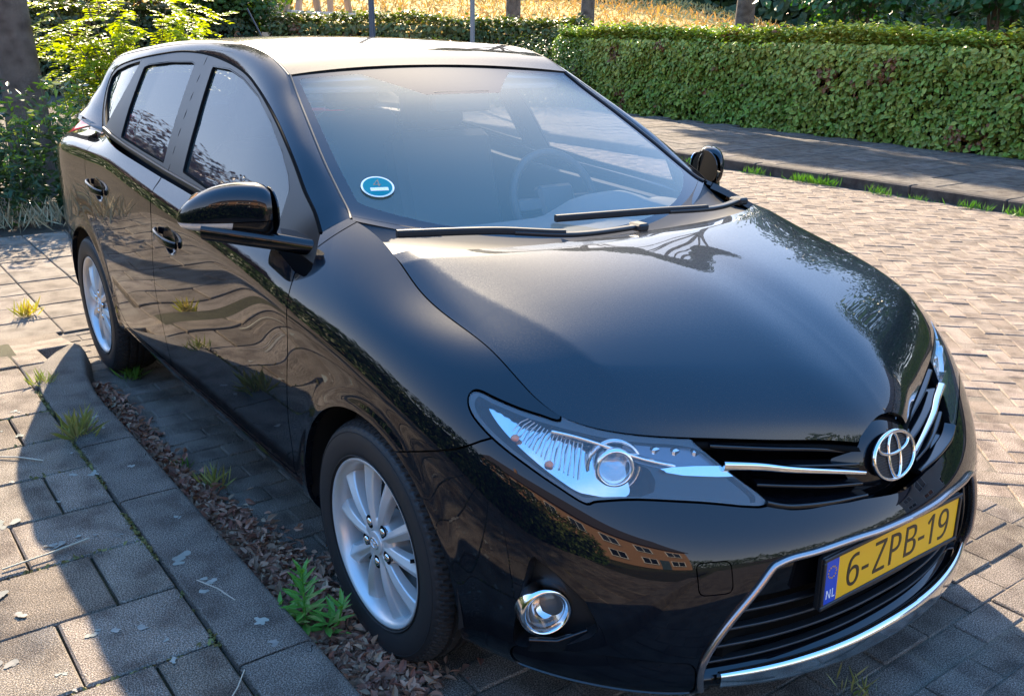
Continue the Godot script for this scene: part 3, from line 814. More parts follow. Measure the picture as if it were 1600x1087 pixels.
const BODY := [
	[0.687, 0.2058, -0.203, 0.7954, 0.178, -0.2034, 0.8539, 0.1902, -0.2032, 0.8658, 0.2449, -0.2027, 0.872, 0.3292, -0.203, 0.8829, 0.4236, -0.2032, 0.8838, 0.4943, -0.2033, 0.8717, 0.5361, -0.2034, 0.8484, 0.5695, -0.2034, 0.8179, 0.6074, -0.2033, 0.7849, 0.6529, -0.2032, 0.7444, 0.6962, -0.2019, 0.6956, 0.7351, -0.1994],
	[0.701, 0.2064, 0, 0.8096, 0.1785, 0, 0.8691, 0.1904, 0, 0.8825, 0.2448, 0, 0.8888, 0.3291, 0, 0.8988, 0.4236, 0, 0.902, 0.4945, 0, 0.8925, 0.5373, 0, 0.8684, 0.5733, 0, 0.8423, 0.6098, 0, 0.8222, 0.6561, 0, 0.8062, 0.6999, 0, 0.7932, 0.7381, 0],
	[0.687, 0.2058, 0.203, 0.7954, 0.178, 0.2034, 0.8539, 0.1902, 0.2032, 0.8658, 0.2449, 0.2027, 0.872, 0.3292, 0.203, 0.8829, 0.4236, 0.2032, 0.8838, 0.4943, 0.2033, 0.8717, 0.5361, 0.2034, 0.8484, 0.5695, 0.2034, 0.8179, 0.6074, 0.2033, 0.7849, 0.6529, 0.2032, 0.7444, 0.6962, 0.2019, 0.6956, 0.7351, 0.1994],
	[0.6728, 0.2064, 0.3898, 0.7678, 0.1778, 0.3867, 0.8215, 0.1895, 0.3853, 0.835, 0.2442, 0.3852, 0.8361, 0.3285, 0.3843, 0.8381, 0.4231, 0.3839, 0.8324, 0.4936, 0.3834, 0.8181, 0.5354, 0.383, 0.7931, 0.5722, 0.3825, 0.7605, 0.6142, 0.3821, 0.7183, 0.6684, 0.3815, 0.6642, 0.7213, 0.3815, 0.5993, 0.7697, 0.3821],
	[0.625, 0.2113, 0.5297, 0.7114, 0.183, 0.534, 0.7657, 0.1927, 0.5391, 0.7859, 0.244, 0.5437, 0.7847, 0.328, 0.5434, 0.7765, 0.4228, 0.5427, 0.761, 0.4983, 0.543, 0.7414, 0.5457, 0.5434, 0.713, 0.5875, 0.5444, 0.6779, 0.6323, 0.5452, 0.6358, 0.6853, 0.5467, 0.5859, 0.7395, 0.5552, 0.5289, 0.793, 0.5714],
	[0.5251, 0.2154, 0.6064, 0.6066, 0.1916, 0.6378, 0.6647, 0.2013, 0.6579, 0.6956, 0.2495, 0.6674, 0.699, 0.3329, 0.6746, 0.6863, 0.4273, 0.6785, 0.665, 0.5085, 0.6821, 0.6444, 0.562, 0.6852, 0.6168, 0.6091, 0.6881, 0.5841, 0.6584, 0.689, 0.5411, 0.7122, 0.6886, 0.4873, 0.7703, 0.686, 0.4241, 0.8318, 0.6814],
	[0.4125, 0.2222, 0.6941, 0.4862, 0.1996, 0.73, 0.5386, 0.2088, 0.7557, 0.5666, 0.2551, 0.7713, 0.5715, 0.338, 0.7827, 0.5642, 0.4328, 0.7902, 0.548, 0.5178, 0.7936, 0.5323, 0.5759, 0.7938, 0.5109, 0.6328, 0.7908, 0.4812, 0.6929, 0.7831, 0.4357, 0.7634, 0.759, 0.3739, 0.8328, 0.7085, 0.2978, 0.8978, 0.6329],
	[0.3321, 0.2229, 0.7547, 0.3665, 0.2063, 0.7869, 0.3918, 0.2145, 0.812, 0.4067, 0.2545, 0.8294, 0.4117, 0.3363, 0.8414, 0.4089, 0.4371, 0.8497, 0.3988, 0.528, 0.8525, 0.3867, 0.5908, 0.8512, 0.3708, 0.6576, 0.8485, 0.3481, 0.7312, 0.8394, 0.3114, 0.816, 0.7917, 0.2639, 0.8771, 0.7028, 0.2082, 0.9087, 0.5787],
	[0.2031, 0.2228, 0.7582, 0.2041, 0.2139, 0.8114, 0.2069, 0.22, 0.8403, 0.2109, 0.2517, 0.8489, 0.2132, 0.3351, 0.8613, 0.2132, 0.4415, 0.8704, 0.2096, 0.5423, 0.8725, 0.2037, 0.6154, 0.8716, 0.1953, 0.6871, 0.8715, 0.1825, 0.7696, 0.8624, 0.1608, 0.8538, 0.8081, 0.133, 0.9008, 0.7085, 0.1006, 0.9061, 0.5709],
	[0.007, 0.2164, 0.7422, 0.0046, 0.2132, 0.8065, 0.0031, 0.222, 0.8428, 0.0024, 0.2539, 0.8544, 0.0022, 0.3391, 0.8666, 0.0023, 0.4506, 0.8757, 0.0029, 0.5568, 0.8781, 0.0038, 0.6396, 0.8777, 0.0012, 0.7171, 0.8763, -0.0047, 0.8008, 0.8699, -0.01, 0.8755, 0.8347, -0.0235, 0.9302, 0.7183, -0.0465, 0.9657, 0.5194],
	[-0.1963, 0.2037, 0.7036, -0.1957, 0.201, 0.7604, -0.1956, 0.2227, 0.8132, -0.1958, 0.2691, 0.8546, -0.196, 0.3398, 0.8663, -0.1961, 0.4603, 0.8733, -0.1958, 0.5804, 0.8779, -0.1952, 0.6687, 0.8775, -0.1948, 0.7556, 0.8791, -0.1947, 0.8466, 0.8767, -0.1938, 0.9265, 0.8203, -0.1904, 0.9989, 0.6845, -0.1844, 1.0665, 0.4757],
	[-0.4395, 0.2062, 0.673, -0.4392, 0.1979, 0.7356, -0.439, 0.2251, 0.8002, -0.4388, 0.2813, 0.8553, -0.4387, 0.3432, 0.8664, -0.4387, 0.4681, 0.8717, -0.4389, 0.6047, 0.8774, -0.4392, 0.7054, 0.8754, -0.4384, 0.8036, 0.8857, -0.439, 0.8898, 0.8869, -0.4407, 1.003, 0.7711, -0.4218, 1.0673, 0.6621, -0.3793, 1.0678, 0.5948],
	[-0.742, 0.2058, 0.6738, -0.7422, 0.1997, 0.739, -0.7422, 0.2271, 0.8031, -0.7423, 0.2822, 0.8556, -0.7422, 0.3438, 0.8667, -0.7422, 0.4692, 0.8716, -0.7423, 0.6032, 0.8775, -0.7423, 0.7044, 0.8777, -0.7423, 0.8356, 0.8812, -0.7426, 0.9182, 0.8815, -0.7432, 0.9539, 0.8359, -0.741, 1.0289, 0.7789, -0.7358, 1.1573, 0.7227],
	[-1.0963, 0.2015, 0.6769, -1.0963, 0.2, 0.7409, -1.0964, 0.229, 0.8038, -1.0964, 0.2825, 0.8553, -1.0964, 0.3432, 0.8665, -1.0964, 0.4692, 0.8715, -1.0964, 0.5977, 0.8774, -1.0963, 0.6982, 0.8784, -1.0964, 0.8596, 0.8788, -1.0963, 0.9447, 0.8787, -1.096, 0.9588, 0.8594, -1.0986, 1.0327, 0.8066, -1.1045, 1.1871, 0.7219],
	[-1.4709, 0.1976, 0.6759, -1.4706, 0.1999, 0.7398, -1.4705, 0.231, 0.8031, -1.4704, 0.2845, 0.8555, -1.4704, 0.343, 0.8666, -1.4703, 0.47, 0.8716, -1.4703, 0.5957, 0.8776, -1.4703, 0.6982, 0.8781, -1.4704, 0.888, 0.8802, -1.4704, 0.9754, 0.8804, -1.4704, 0.9981, 0.8463, -1.4703, 1.0648, 0.7864, -1.47, 1.19, 0.7079],
	[-1.8398, 0.1954, 0.6774, -1.84, 0.2011, 0.7417, -1.8401, 0.2336, 0.8048, -1.8402, 0.2865, 0.8564, -1.8403, 0.3438, 0.8677, -1.8404, 0.4712, 0.8726, -1.8404, 0.5934, 0.8786, -1.8405, 0.6977, 0.8794, -1.8404, 0.9184, 0.8799, -1.8404, 1.0087, 0.8799, -1.8406, 1.0281, 0.8562, -1.8402, 1.0947, 0.7982, -1.8389, 1.2223, 0.7088],
	[-2.2015, 0.1927, 0.6754, -2.2026, 0.2019, 0.7393, -2.2033, 0.2359, 0.8021, -2.2036, 0.2881, 0.8534, -2.2039, 0.3442, 0.8646, -2.2041, 0.472, 0.8696, -2.2041, 0.5908, 0.8755, -2.204, 0.6964, 0.8766, -2.2036, 0.9455, 0.8757, -2.2032, 1.0374, 0.8754, -2.2029, 1.0504, 0.8632, -2.2025, 1.1279, 0.8078, -2.2018, 1.2856, 0.7077],
	[-2.5644, 0.1813, 0.6599, -2.5613, 0.1959, 0.7228, -2.5596, 0.2345, 0.7886, -2.5589, 0.2879, 0.8449, -2.5578, 0.3384, 0.8556, -2.5567, 0.4714, 0.8609, -2.5566, 0.5882, 0.8666, -2.5564, 0.6945, 0.8646, -2.5573, 0.9763, 0.8792, -2.558, 1.0593, 0.8812, -2.5572, 1.0628, 0.7539, -2.5585, 1.1582, 0.6859, -2.5628, 1.3608, 0.7217],
	[-2.8632, 0.1865, 0.6677, -2.8603, 0.2023, 0.7343, -2.8585, 0.2396, 0.7975, -2.8578, 0.2913, 0.8475, -2.8575, 0.3439, 0.859, -2.8577, 0.4724, 0.8653, -2.8576, 0.5891, 0.8701, -2.8586, 0.6956, 0.8643, -2.8599, 0.9655, 0.8889, -2.8613, 1.0568, 0.886, -2.8643, 1.065, 0.6447, -2.8658, 1.1667, 0.552, -2.8652, 1.3804, 0.6945],
	[-3.0249, 0.243, 0.7162, -3.0575, 0.2467, 0.7852, -3.0769, 0.2648, 0.8259, -3.0849, 0.3053, 0.8415, -3.0951, 0.3839, 0.8557, -3.1052, 0.4795, 0.8631, -3.1058, 0.5977, 0.8649, -3.1058, 0.7045, 0.8611, -3.0949, 0.8556, 0.8473, -3.0849, 1.0098, 0.8173, -3.0869, 1.0617, 0.7641, -3.0713, 1.1413, 0.6788, -3.0325, 1.2815, 0.5635],
	[-3.1472, 0.2514, 0.6181, -3.2113, 0.2531, 0.6597, -3.252, 0.2683, 0.6879, -3.271, 0.3072, 0.7032, -3.2864, 0.3897, 0.7135, -3.2986, 0.4805, 0.7183, -3.2998, 0.5989, 0.7177, -3.2896, 0.7058, 0.7145, -3.262, 0.8396, 0.7002, -3.2363, 1.0028, 0.666, -3.2145, 1.0613, 0.6524, -3.174, 1.1367, 0.6108, -3.1121, 1.2642, 0.5305],
	[-3.2287, 0.2425, 0.3304, -3.2853, 0.2461, 0.3429, -3.3267, 0.2644, 0.3528, -3.3519, 0.305, 0.36, -3.3664, 0.3834, 0.3647, -3.3769, 0.4794, 0.3642, -3.3786, 0.5976, 0.3632, -3.3619, 0.7044, 0.3643, -3.3268, 0.8569, 0.3667, -3.2967, 1.0103, 0.3568, -3.273, 1.0618, 0.3398, -3.2129, 1.1409, 0.3242, -3.1108, 1.2806, 0.3116],
	[-3.2356, 0.2425, 0, -3.2968, 0.2462, 0, -3.3402, 0.2644, 0, -3.365, 0.305, 0, -3.3785, 0.3834, 0, -3.3874, 0.4794, 0, -3.3888, 0.5976, 0, -3.3702, 0.7044, 0, -3.3354, 0.8568, 0, -3.3018, 1.0102, 0, -3.2814, 1.0618, 0, -3.2211, 1.141, 0, -3.1125, 1.2808, 0],
	[-3.2287, 0.2425, -0.3304, -3.2853, 0.2461, -0.3429, -3.3267, 0.2644, -0.3528, -3.3519, 0.305, -0.36, -3.3664, 0.3834, -0.3647, -3.3769, 0.4794, -0.3642, -3.3786, 0.5976, -0.3632, -3.3619, 0.7044, -0.3643, -3.3268, 0.8569, -0.3667, -3.2967, 1.0103, -0.3568, -3.273, 1.0618, -0.3398, -3.2129, 1.1409, -0.3242, -3.1108, 1.2806, -0.3116],
]
# ------------------------------------------------------------------ the car (x forward, y up, z to the pavement)
var car: Node3D
var M := {}
var body_ctrl := []
var s_of := PackedFloat32Array()   # arc length along the widest rail at fine steps of u
const S_STEP := 0.02

func car_materials() -> void:
	var paint := mat(0.0030, 0.0042, 0.0068, 0.36, 0.0, 0.06)
	paint.clearcoat_enabled = true
	paint.clearcoat = 1.0
	paint.clearcoat_roughness = 0.012
	var dust := noise_tex(1024, 0.09, 3, 5, [[0.0, Color(0.5, 0.5, 0.5)], [0.62, Color(0.62, 0.62, 0.62)], [0.8, Color(1.0, 1.0, 1.0)]])
	paint.roughness_texture = dust
	paint.roughness = 0.46
	paint.uv1_triplanar = true
	paint.uv1_scale = Vector3(3, 3, 3)
	M.paint = paint
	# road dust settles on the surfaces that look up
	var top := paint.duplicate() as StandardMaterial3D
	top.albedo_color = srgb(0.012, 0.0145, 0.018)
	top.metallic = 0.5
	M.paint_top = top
	M.gloss = mat(0.004, 0.004, 0.005, 0.05, 0.0, 0.5)
	M.satin = mat(0.012, 0.0125, 0.014, 0.38, 0.0, 0.5)
	M.plastic = mat(0.014, 0.014, 0.015, 0.55)
	M.black = mat(0.004, 0.004, 0.004, 0.85, 0.0, 0.2)
	M.rubber = mat(0.016, 0.016, 0.017, 0.62, 0.0, 0.4)
	M.sidewall = mat(0.02, 0.0195, 0.02, 0.55, 0.0, 0.45)
	M.tread = mat(0.028, 0.026, 0.025, 0.8, 0.0, 0.3)
	M.chrome = mat(0.75, 0.75, 0.76, 0.06, 1.0)
	M.trim = mat(0.42, 0.36, 0.34, 0.22, 0.9)
	M.alloy = mat(0.58, 0.58, 0.57, 0.30, 0.35, 0.6)
	M.disc = mat(0.12, 0.12, 0.12, 0.4, 0.8)
	M.reflector = mat(0.62, 0.62, 0.62, 0.10, 1.0)
	M.amber = mat(0.65, 0.2, 0.08, 0.15, 0.0)
	M.red = mat(0.45, 0.012, 0.02, 0.08, 0.0)
	M.cloth = mat(0.035, 0.037, 0.04, 0.9)
	M.dash = mat(0.075, 0.085, 0.085, 0.7)
	M.frit = mat(0.006, 0.006, 0.007, 0.06, 0.0, 0.6)
	M.glass = glassy(0.14, Color(0.30, 0.50, 0.46), 0.85)
	M.side_glass = glassy(0.60, Color(0.03, 0.05, 0.055), 1.0)
	M.lens = glassy(0.05, Color(0.8, 0.85, 0.9), 0.6)
	M.yellow = mat(0.80, 0.42, 0.008, 0.32, 0.0, 0.5)
	M.letters = mat(0.022, 0.014, 0.008, 0.4)
	M.blue = mat(0.008, 0.06, 0.42, 0.32)
	M.white = mat(0.75, 0.75, 0.75, 0.4)
	M.eye = glassy(0.25, Color(0.08, 0.12, 0.18), 1.0)
	M.signal = mat(0.6, 0.6, 0.6, 0.12, 0.4)
	M.lens_rib = mat(0.5, 0.5, 0.5, 0.2, 0.6)
	M.sticker = mat(0.015, 0.22, 0.25, 0.9, 0.0, 0.1)

func glassy(alpha: float, tint: Color, spec: float) -> StandardMaterial3D:
	var m := mat(tint.r, tint.g, tint.b, 0.02, 0.0, spec)
	m.albedo_color.a = alpha
	m.transparency = BaseMaterial3D.TRANSPARENCY_ALPHA
	return m

func body_at(u: float, v: float) -> Vector3:
	return bspline_point(body_ctrl, u, v)

func s_at(u: float) -> float:
	var k := clampf(u / S_STEP, 0.0, s_of.size() - 1.001)
	return lerpf(s_of[int(k)], s_of[int(k) + 1], k - int(k))

# (u, v) pairs of a feature on the body -> a smooth outline in (arc length, height)
func outline(uv: Array, per := 5, closed := true, up := 0.0) -> PackedVector2Array:
	var o := []
	for e in uv:
		var q := body_at(absf(e[0]), clampf(e[1], -0.5, 10.0))
		var extra: float = (e[1] - clampf(e[1], -0.5, 10.0)) * 0.06
		o.append(Vector2(s_at(absf(e[0])) * signf(e[0] + 1e-9), q.y + extra + up))
	return smooth2(o, per, closed) if per > 1 else PackedVector2Array(o)

func belt_y(x: float) -> float:
	var xs := [-3.4, -2.7, -2.277, -1.979, -1.529, -1.178, -0.6, -0.3, 0.2]
	var ys := [1.15, 1.13, 1.10, 1.067, 1.029, 1.007, 0.975, 0.955, 0.93]
	for i in 8:
		if x <= xs[i + 1]:
			return lerpf(ys[i], ys[i + 1], (x - xs[i]) / (xs[i + 1] - xs[i]))
	return 0.93

# half width of the cabin side at (x, y)
func cabin(x: float, y: float) -> float:
	var d := y - belt_y(x)
	return 0.80 - 0.10 * pow(maxf(0.0, x + 1.0), 2.0) - 0.20 * pow(maxf(0.0, -x - 2.1), 2.0) - (0.46 * d + 0.25 * d * d)

func cabin_patch(lo: Vector2, hi: Vector2, step: float) -> Patch:
	var rows := []
	var a := int((hi.x - lo.x) / step)
	var b := int((hi.y - lo.y) / step)
	for i in a + 1:
		var row := PackedVector3Array()
		var x := lerpf(lo.x, hi.x, float(i) / a)
		for j in b + 1:
			var y := lerpf(lo.y, hi.y, float(j) / b)
			row.append(Vector3(x, y, cabin(x, y)))
		rows.append(row)
	var q := grid_patch(rows, 1.0)
	if q.n[0].z < 0.0:
		for i in q.n.size():
			q.n[i] = -q.n[i]
	return q

func crop(q: Patch, poly: PackedVector2Array, grow := 0.0) -> Patch:
	return cut(q, shifted(poly_field(xy(q), poly, 0.03 + absf(grow)), -grow))[0]

func minus(q: Patch, poly: PackedVector2Array, grow := 0.0) -> Patch:
	return cut(q, shifted(poly_field(xy(q), poly, 0.03 + absf(grow)), -grow))[1]

func both(called: String, q: Patch, m: Material, fl := 0.012) -> Array:
	# the panel on the pavement side and its twin on the road side
	var pieces := [q, flange(q, fl)] if fl > 0.0 else [q]
	return [part(called, mesh_of(pieces), m, car), part(called, mesh_of(pieces, 1), m, car)]

func build_car() -> void:
	car = thing("parked_car", "shiny black five-door hatchback parked beside the kerb, yellow number plate in front", "car")
	for i in BODY.size():
		var row := PackedVector3Array()
		for k in range(0, BODY[i].size(), 3):
			row.append(Vector3(BODY[i][k], BODY[i][k + 1], BODY[i][k + 2]))
		body_ctrl.append(row)
	var acc := 0.0
	var before := body_at(0, 5)
	var uu := 0.0
	while uu <= 21.0001:
		var q := body_at(minf(uu, 21.0), 5)
		acc += q.distance_to(before)
		before = q
		s_of.append(acc)
		uu += S_STEP
	build_body()
	build_hood()
	build_cabin()
	build_glasshouse()
	build_grille()
	build_lamps()
	build_mirrors()
	build_wheels()
	build_inside()

func build_body() -> void:
	var us := PackedFloat32Array()
	var u := 0.0
	while u < 21.0:
		us.append(u)
		var du := body_at(minf(u + 0.05, 21.0), 5).distance_to(body_at(u, 5)) / (minf(u + 0.05, 21.0) - u)
		u += (0.008 if u < 7.5 else 0.014) / maxf(du, 0.05)
	us.append(21.0)
	var vs := PackedFloat32Array()
	for j in 101:
		vs.append(j * 0.1)
	var rows := bspline_rows(body_ctrl, us, vs)
	var coords := []
	for i in us.size():
		var line := PackedVector2Array()
		var s := s_at(us[i])
		for j in vs.size():
			# wheel-arch lips swell outwards a little
			var q: Vector3 = rows[i][j]
			for wx in [0.0, -2.6]:
				var r := Vector2(q.x - wx, q.y - 0.31).length()
				if q.z > 0.6 and q.y < 0.8:
					rows[i][j].z = rows[i][j].z + 0.008 * exp(-pow((r - 0.355) / 0.035, 2.0))
			line.append(Vector2(s, q.y))
		coords.append(line)
	var skin := grid_patch(rows, 1.0, coords)
	var at := skin.p.size() / 2
	if skin.n[at].z < 0.0:
		for i in skin.n.size():
			skin.n[i] = -skin.n[i]
	for i in skin.p.size():
		if absf(skin.p[i].z) < 0.0004:
			skin.n[i] = Vector3(skin.n[i].x, skin.n[i].y, 0).normalized()
	# wheel arches
	var f := PackedFloat32Array()
	f.resize(skin.p.size())
	for i in f.size():
		var q := skin.p[i]
		f[i] = 1.0
		if q.z > 0.5:
			f[i] = minf(Vector2(q.x, q.y - 0.31).length() - 0.36, Vector2(q.x + 2.6, q.y - 0.31).length() - 0.36)
	skin = cut(skin, f)[1]
	# everything above the belt line belongs to the cabin
	var top := PackedVector2Array([Vector2(-0.392, 1.09), Vector2(-0.40, 1.045), Vector2(-0.432, 1.004), Vector2(-0.375, 0.965), Vector2(-0.345, 0.935), Vector2(-0.345, 0.915), Vector2(-0.40, 0.918), Vector2(-0.47, 0.934)])
	var bx := -0.6
	while bx > -3.0:
		top.append(Vector2(bx, belt_y(bx) - 0.006 - 0.01 * smoothstep(-0.9, -0.5, bx)))
		bx -= 0.1
	top.append_array([Vector2(-3.1, 1.13), Vector2(-3.5, 1.13), Vector2(-3.5, 1.5), Vector2(-0.6, 1.5)])
	skin = minus(skin, top)
	# openings of the front
	var lamp_uv := [[5.76, 9.12], [5.9, 9.0], [5.94, 8.8], [5.82, 8.56], [5.44, 8.34], [4.88, 8.1], [4.44, 7.78], [4.1, 7.42], [3.94, 7.58], [3.4, 7.88], [2.64, 7.94], [1.84, 7.8], [2.12, 8.96], [2.36, 9.9], [2.4, 10.25], [3.3, 10.25], [3.95, 10.2], [4.1, 9.84], [4.48, 9.65], [4.82, 9.47], [5.16, 9.32], [5.5, 9.2]]
	var a := panel(skin, skin.c, outline(lamp_uv, 4), 0.0045)
	var lamp: Patch = a[0]
	skin = a[1]
	var grille_poly := outline([[-0.6, 7.32], [0.6, 7.32], [1.08, 7.45], [1.34, 7.45], [1.6, 7.52], [1.74, 7.68], [1.86, 7.95], [2.12, 8.96], [2.40, 10.0], [2.42, 11.5], [-0.6, 11.5]], 3)
	skin = cut(skin, poly_field(skin.c, grille_poly))[1]
	var fog_uv := [[5.02, 5.04], [5.15, 4.4], [5.28, 3.72], [5.4, 2.5], [5.1, 2.56], [4.84, 2.74], [4.54, 3.02], [4.26, 3.42], [4.36, 4.06], [4.48, 4.32], [4.72, 4.76], [4.92, 5.04]]
	a = panel(skin, skin.c, outline(fog_uv, 4), 0.001)
	var fog: Patch = a[0]
	skin = a[1]
	var low := outline([[-0.6, 5.60], [0.14, 5.60], [0.9, 5.62], [1.44, 5.46], [1.78, 5.38], [1.95, 5.22], [2.02, 5.06], [2.24, 4.42], [2.6, 3.56], [2.84, 2.86], [2.9, 2.28], [2.82, 1.64], [2.78, -0.4]], 4, false)
	low.append_array([Vector2(s_at(2.7), 0.05), Vector2(-0.2, 0.05)])
	a = panel(skin, skin.c, low, 0.001)
	var mouth: Patch = a[0]
	skin = a[1]
	# doors
	var front := PackedVector2Array([Vector2(-0.42, 1.2), Vector2(-0.405, 0.95), Vector2(-0.388, 0.895), Vector2(-0.38, 0.845), Vector2(-0.393, 0.753), Vector2(-0.422, 0.65), Vector2(-0.448, 0.50), Vector2(-0.445, 0.40), Vector2(-0.455, 0.345), Vector2(-0.48, 0.325), Vector2(-1.0, 0.328), Vector2(-1.50, 0.333), Vector2(-1.53, 0.36), Vector2(-1.553, 0.478), Vector2(-1.574, 0.598), Vector2(-1.56, 0.714), Vector2(-1.52, 0.838), Vector2(-1.485, 0.979), Vector2(-1.51, 1.06), Vector2(-1.52, 1.2)])
	a = panel(skin, xy(skin), smooth2(front, 3, true), 0.0045)
	var front_door: Patch = a[0]
	skin = a[1]
	var rear := PackedVector2Array([Vector2(-1.52, 1.2), Vector2(-1.51, 1.06), Vector2(-1.485, 0.979), Vector2(-1.52, 0.838), Vector2(-1.56, 0.714), Vector2(-1.574, 0.598), Vector2(-1.553, 0.478), Vector2(-1.53, 0.36), Vector2(-1.50, 0.333), Vector2(-2.06, 0.342), Vector2(-2.12, 0.352), Vector2(-2.19, 0.40), Vector2(-2.25, 0.52), Vector2(-2.34, 0.66), Vector2(-2.40, 0.80), Vector2(-2.38, 0.95), Vector2(-2.325, 1.04), Vector2(-2.335, 1.12), Vector2(-2.34, 1.2)])
	a = panel(skin, xy(skin), rear, 0.0045)
	var rear_door: Patch = a[0]
	skin = a[1]
	# tail lamp
	var tail := smooth2([Vector2(-2.93, 1.065), Vector2(-3.02, 1.09), Vector2(-3.28, 1.09), Vector2(-3.40, 1.0), Vector2(-3.36, 0.88), Vector2(-3.16, 0.90), Vector2(-3.05, 0.99)], 4, true)
	var tf := poly_field(xy(skin), tail)
	for i in tf.size():
		if skin.p[i].z < 0.42:
			tf[i] = maxf(tf[i], 0.42 - skin.p[i].z)
	var tail_lamp: Patch = cut(skin, shifted(tf, 0.002))[0]
	skin = cut(skin, shifted(tf, -0.002))[1]
	# bumper, fender, sill, quarter, tailgate
	var bump := outline([[7.35, 6.0], [6.62, 6.86], [6.02, 7.56], [5.40, 8.36], [4.8, 8.8], [4.2, 9.2], [3.9, 10.5]], 3, false)
	bump.append_array([Vector2(-0.2, 1.6), Vector2(-0.2, -0.1), Vector2(s_at(7.9), -0.1)])
	a = panel(skin, skin.c, bump, 0.004)
	var bumper: Patch = a[0]
	skin = a[1]
	a = cut(skin, line_field(skin, Vector2(-1.0, 0.2), Vector2(-1.0, 1.0)))
	var fender_side: Patch = a[1]
	var rear_side: Patch = a[0]
	if fender_side.p[0].x < rear_side.p[0].x:
		var sw := fender_side; fender_side = rear_side; rear_side = sw
	# sill strip below the doors runs from arch to arch
	var sill_poly := PackedVector2Array([Vector2(-0.36, 0.1), Vector2(-0.36, 0.327), Vector2(-2.26, 0.345), Vector2(-2.26, 0.1)])
	var sill := Patch.new()
	add_to(sill, crop(fender_side, sill_poly, -0.001))
	add_to(sill, crop(rear_side, sill_poly, -0.001))
	var fender := minus(fender_side, sill_poly, 0.001)
	rear_side = minus(rear_side, sill_poly, 0.001)
	var tb := PackedVector2Array([Vector2(-2.9, 0.62), Vector2(-2.75, 0.62), Vector2(-2.75, 0.1), Vector2(-4, 0.1), Vector2(-4, 0.66), Vector2(-3.2, 0.66)])
	a = panel(rear_side, xy(rear_side), tb, 0.004)
	var rear_bumper: Patch = a[0]
	rear_side = a[1]
	var tg := PackedFloat32Array()
	tg.resize(rear_side.p.size())
	for i in tg.size():
		tg[i] = rear_side.p[i].z - 0.60 if rear_side.p[i].x < -3.0 else 1.0
	var gate: Patch = cut(rear_side, shifted(tg, 0.002))[0]
	var quarter: Patch = cut(rear_side, shifted(tg, -0.002))[1]
	# bumper details: tow-hook cover and the lower corner panel are outlined by a groove
	var jack := rounded(s_at(2.96) - s_at(2.53), 0.068, 0.013, 5)
	for i in jack.size():
		jack[i] += Vector2((s_at(2.96) + s_at(2.53)) / 2.0, 0.487)
	a = panel(bumper, bumper.c, jack, 0.0025)
	var cover: Patch = a[0]
	bumper = a[1]
	var chin_uv := [[5.36, 2.38], [5.46, 1.9], [5.34, 1.3], [5.06, 1.12], [4.38, 1.1], [3.52, 1.1], [2.98, 1.1], [2.93, 1.8], [3.02, 2.56], [3.4, 2.68], [3.86, 2.76], [4.46, 2.76], [4.88, 2.64]]
	a = panel(bumper, bumper.c, outline(chin_uv, 4), 0.003)
	var chin: Patch = a[0]
	bumper = a[1]
	# the corner panel stands more upright than the bumper above it
	for i in chin.p.size():
		chin.n[i] = (chin.n[i] + Vector3(0, 0.16, 0)).normalized()
	var bmp := part("front_bumper", mesh_of([bumper, flange(bumper, 0.02)], 2), M.paint, car)
	for mi in 2:
		part("tow_hook_cover", mesh_of([cover, flange(cover, 0.006)], mi), M.paint, bmp)
		part("lower_panel", mesh_of([offset(chin, -0.004), flange(offset(chin, -0.004), 0.008)], mi), M.paint, bmp)
	both("fender", fender, M.paint, 0.02)
	front_door = handle_hole(front_door, HANDLE_F)
	rear_door = handle_hole(rear_door, HANDLE_R)
	var fd := both("front_door", front_door, M.paint)
	var rd := both("rear_door", rear_door, M.paint)
	both("sill", sill, M.paint, 0.01)
	both("rear_quarter_panel", quarter, M.paint, 0.02)
	part("rear_bumper", mesh_of([rear_bumper, flange(rear_bumper, 0.02)], 2), M.paint, car)
	part("tailgate", mesh_of([gate, flange(gate, 0.01)], 2), M.paint, car)
	for mi in 2:
		part("tail_light", mesh_of([tail_lamp, flange(tail_lamp, 0.03)], mi), M.red, car)
	handle(fd, HANDLE_F, 0.085)
	handle(rd, HANDLE_R, 0.10)
	keep.lamp = lamp
	keep.fog = fog
	keep.mouth = mouth

var keep := {}

const HANDLE_F := Vector3(-1.325, 0.838, 0.8785)
const HANDLE_R := Vector3(-2.205, 0.888, 0.8765)

func handle_hole(door: Patch, at: Vector3) -> Patch:
	var f := PackedFloat32Array()
	f.resize(door.p.size())
	for i in f.size():
		f[i] = (Vector2((door.p[i].x - at.x) / 0.066, (door.p[i].y - at.y) / 0.046).length() - 1.0) * 0.05
	return cut(door, f)[1]

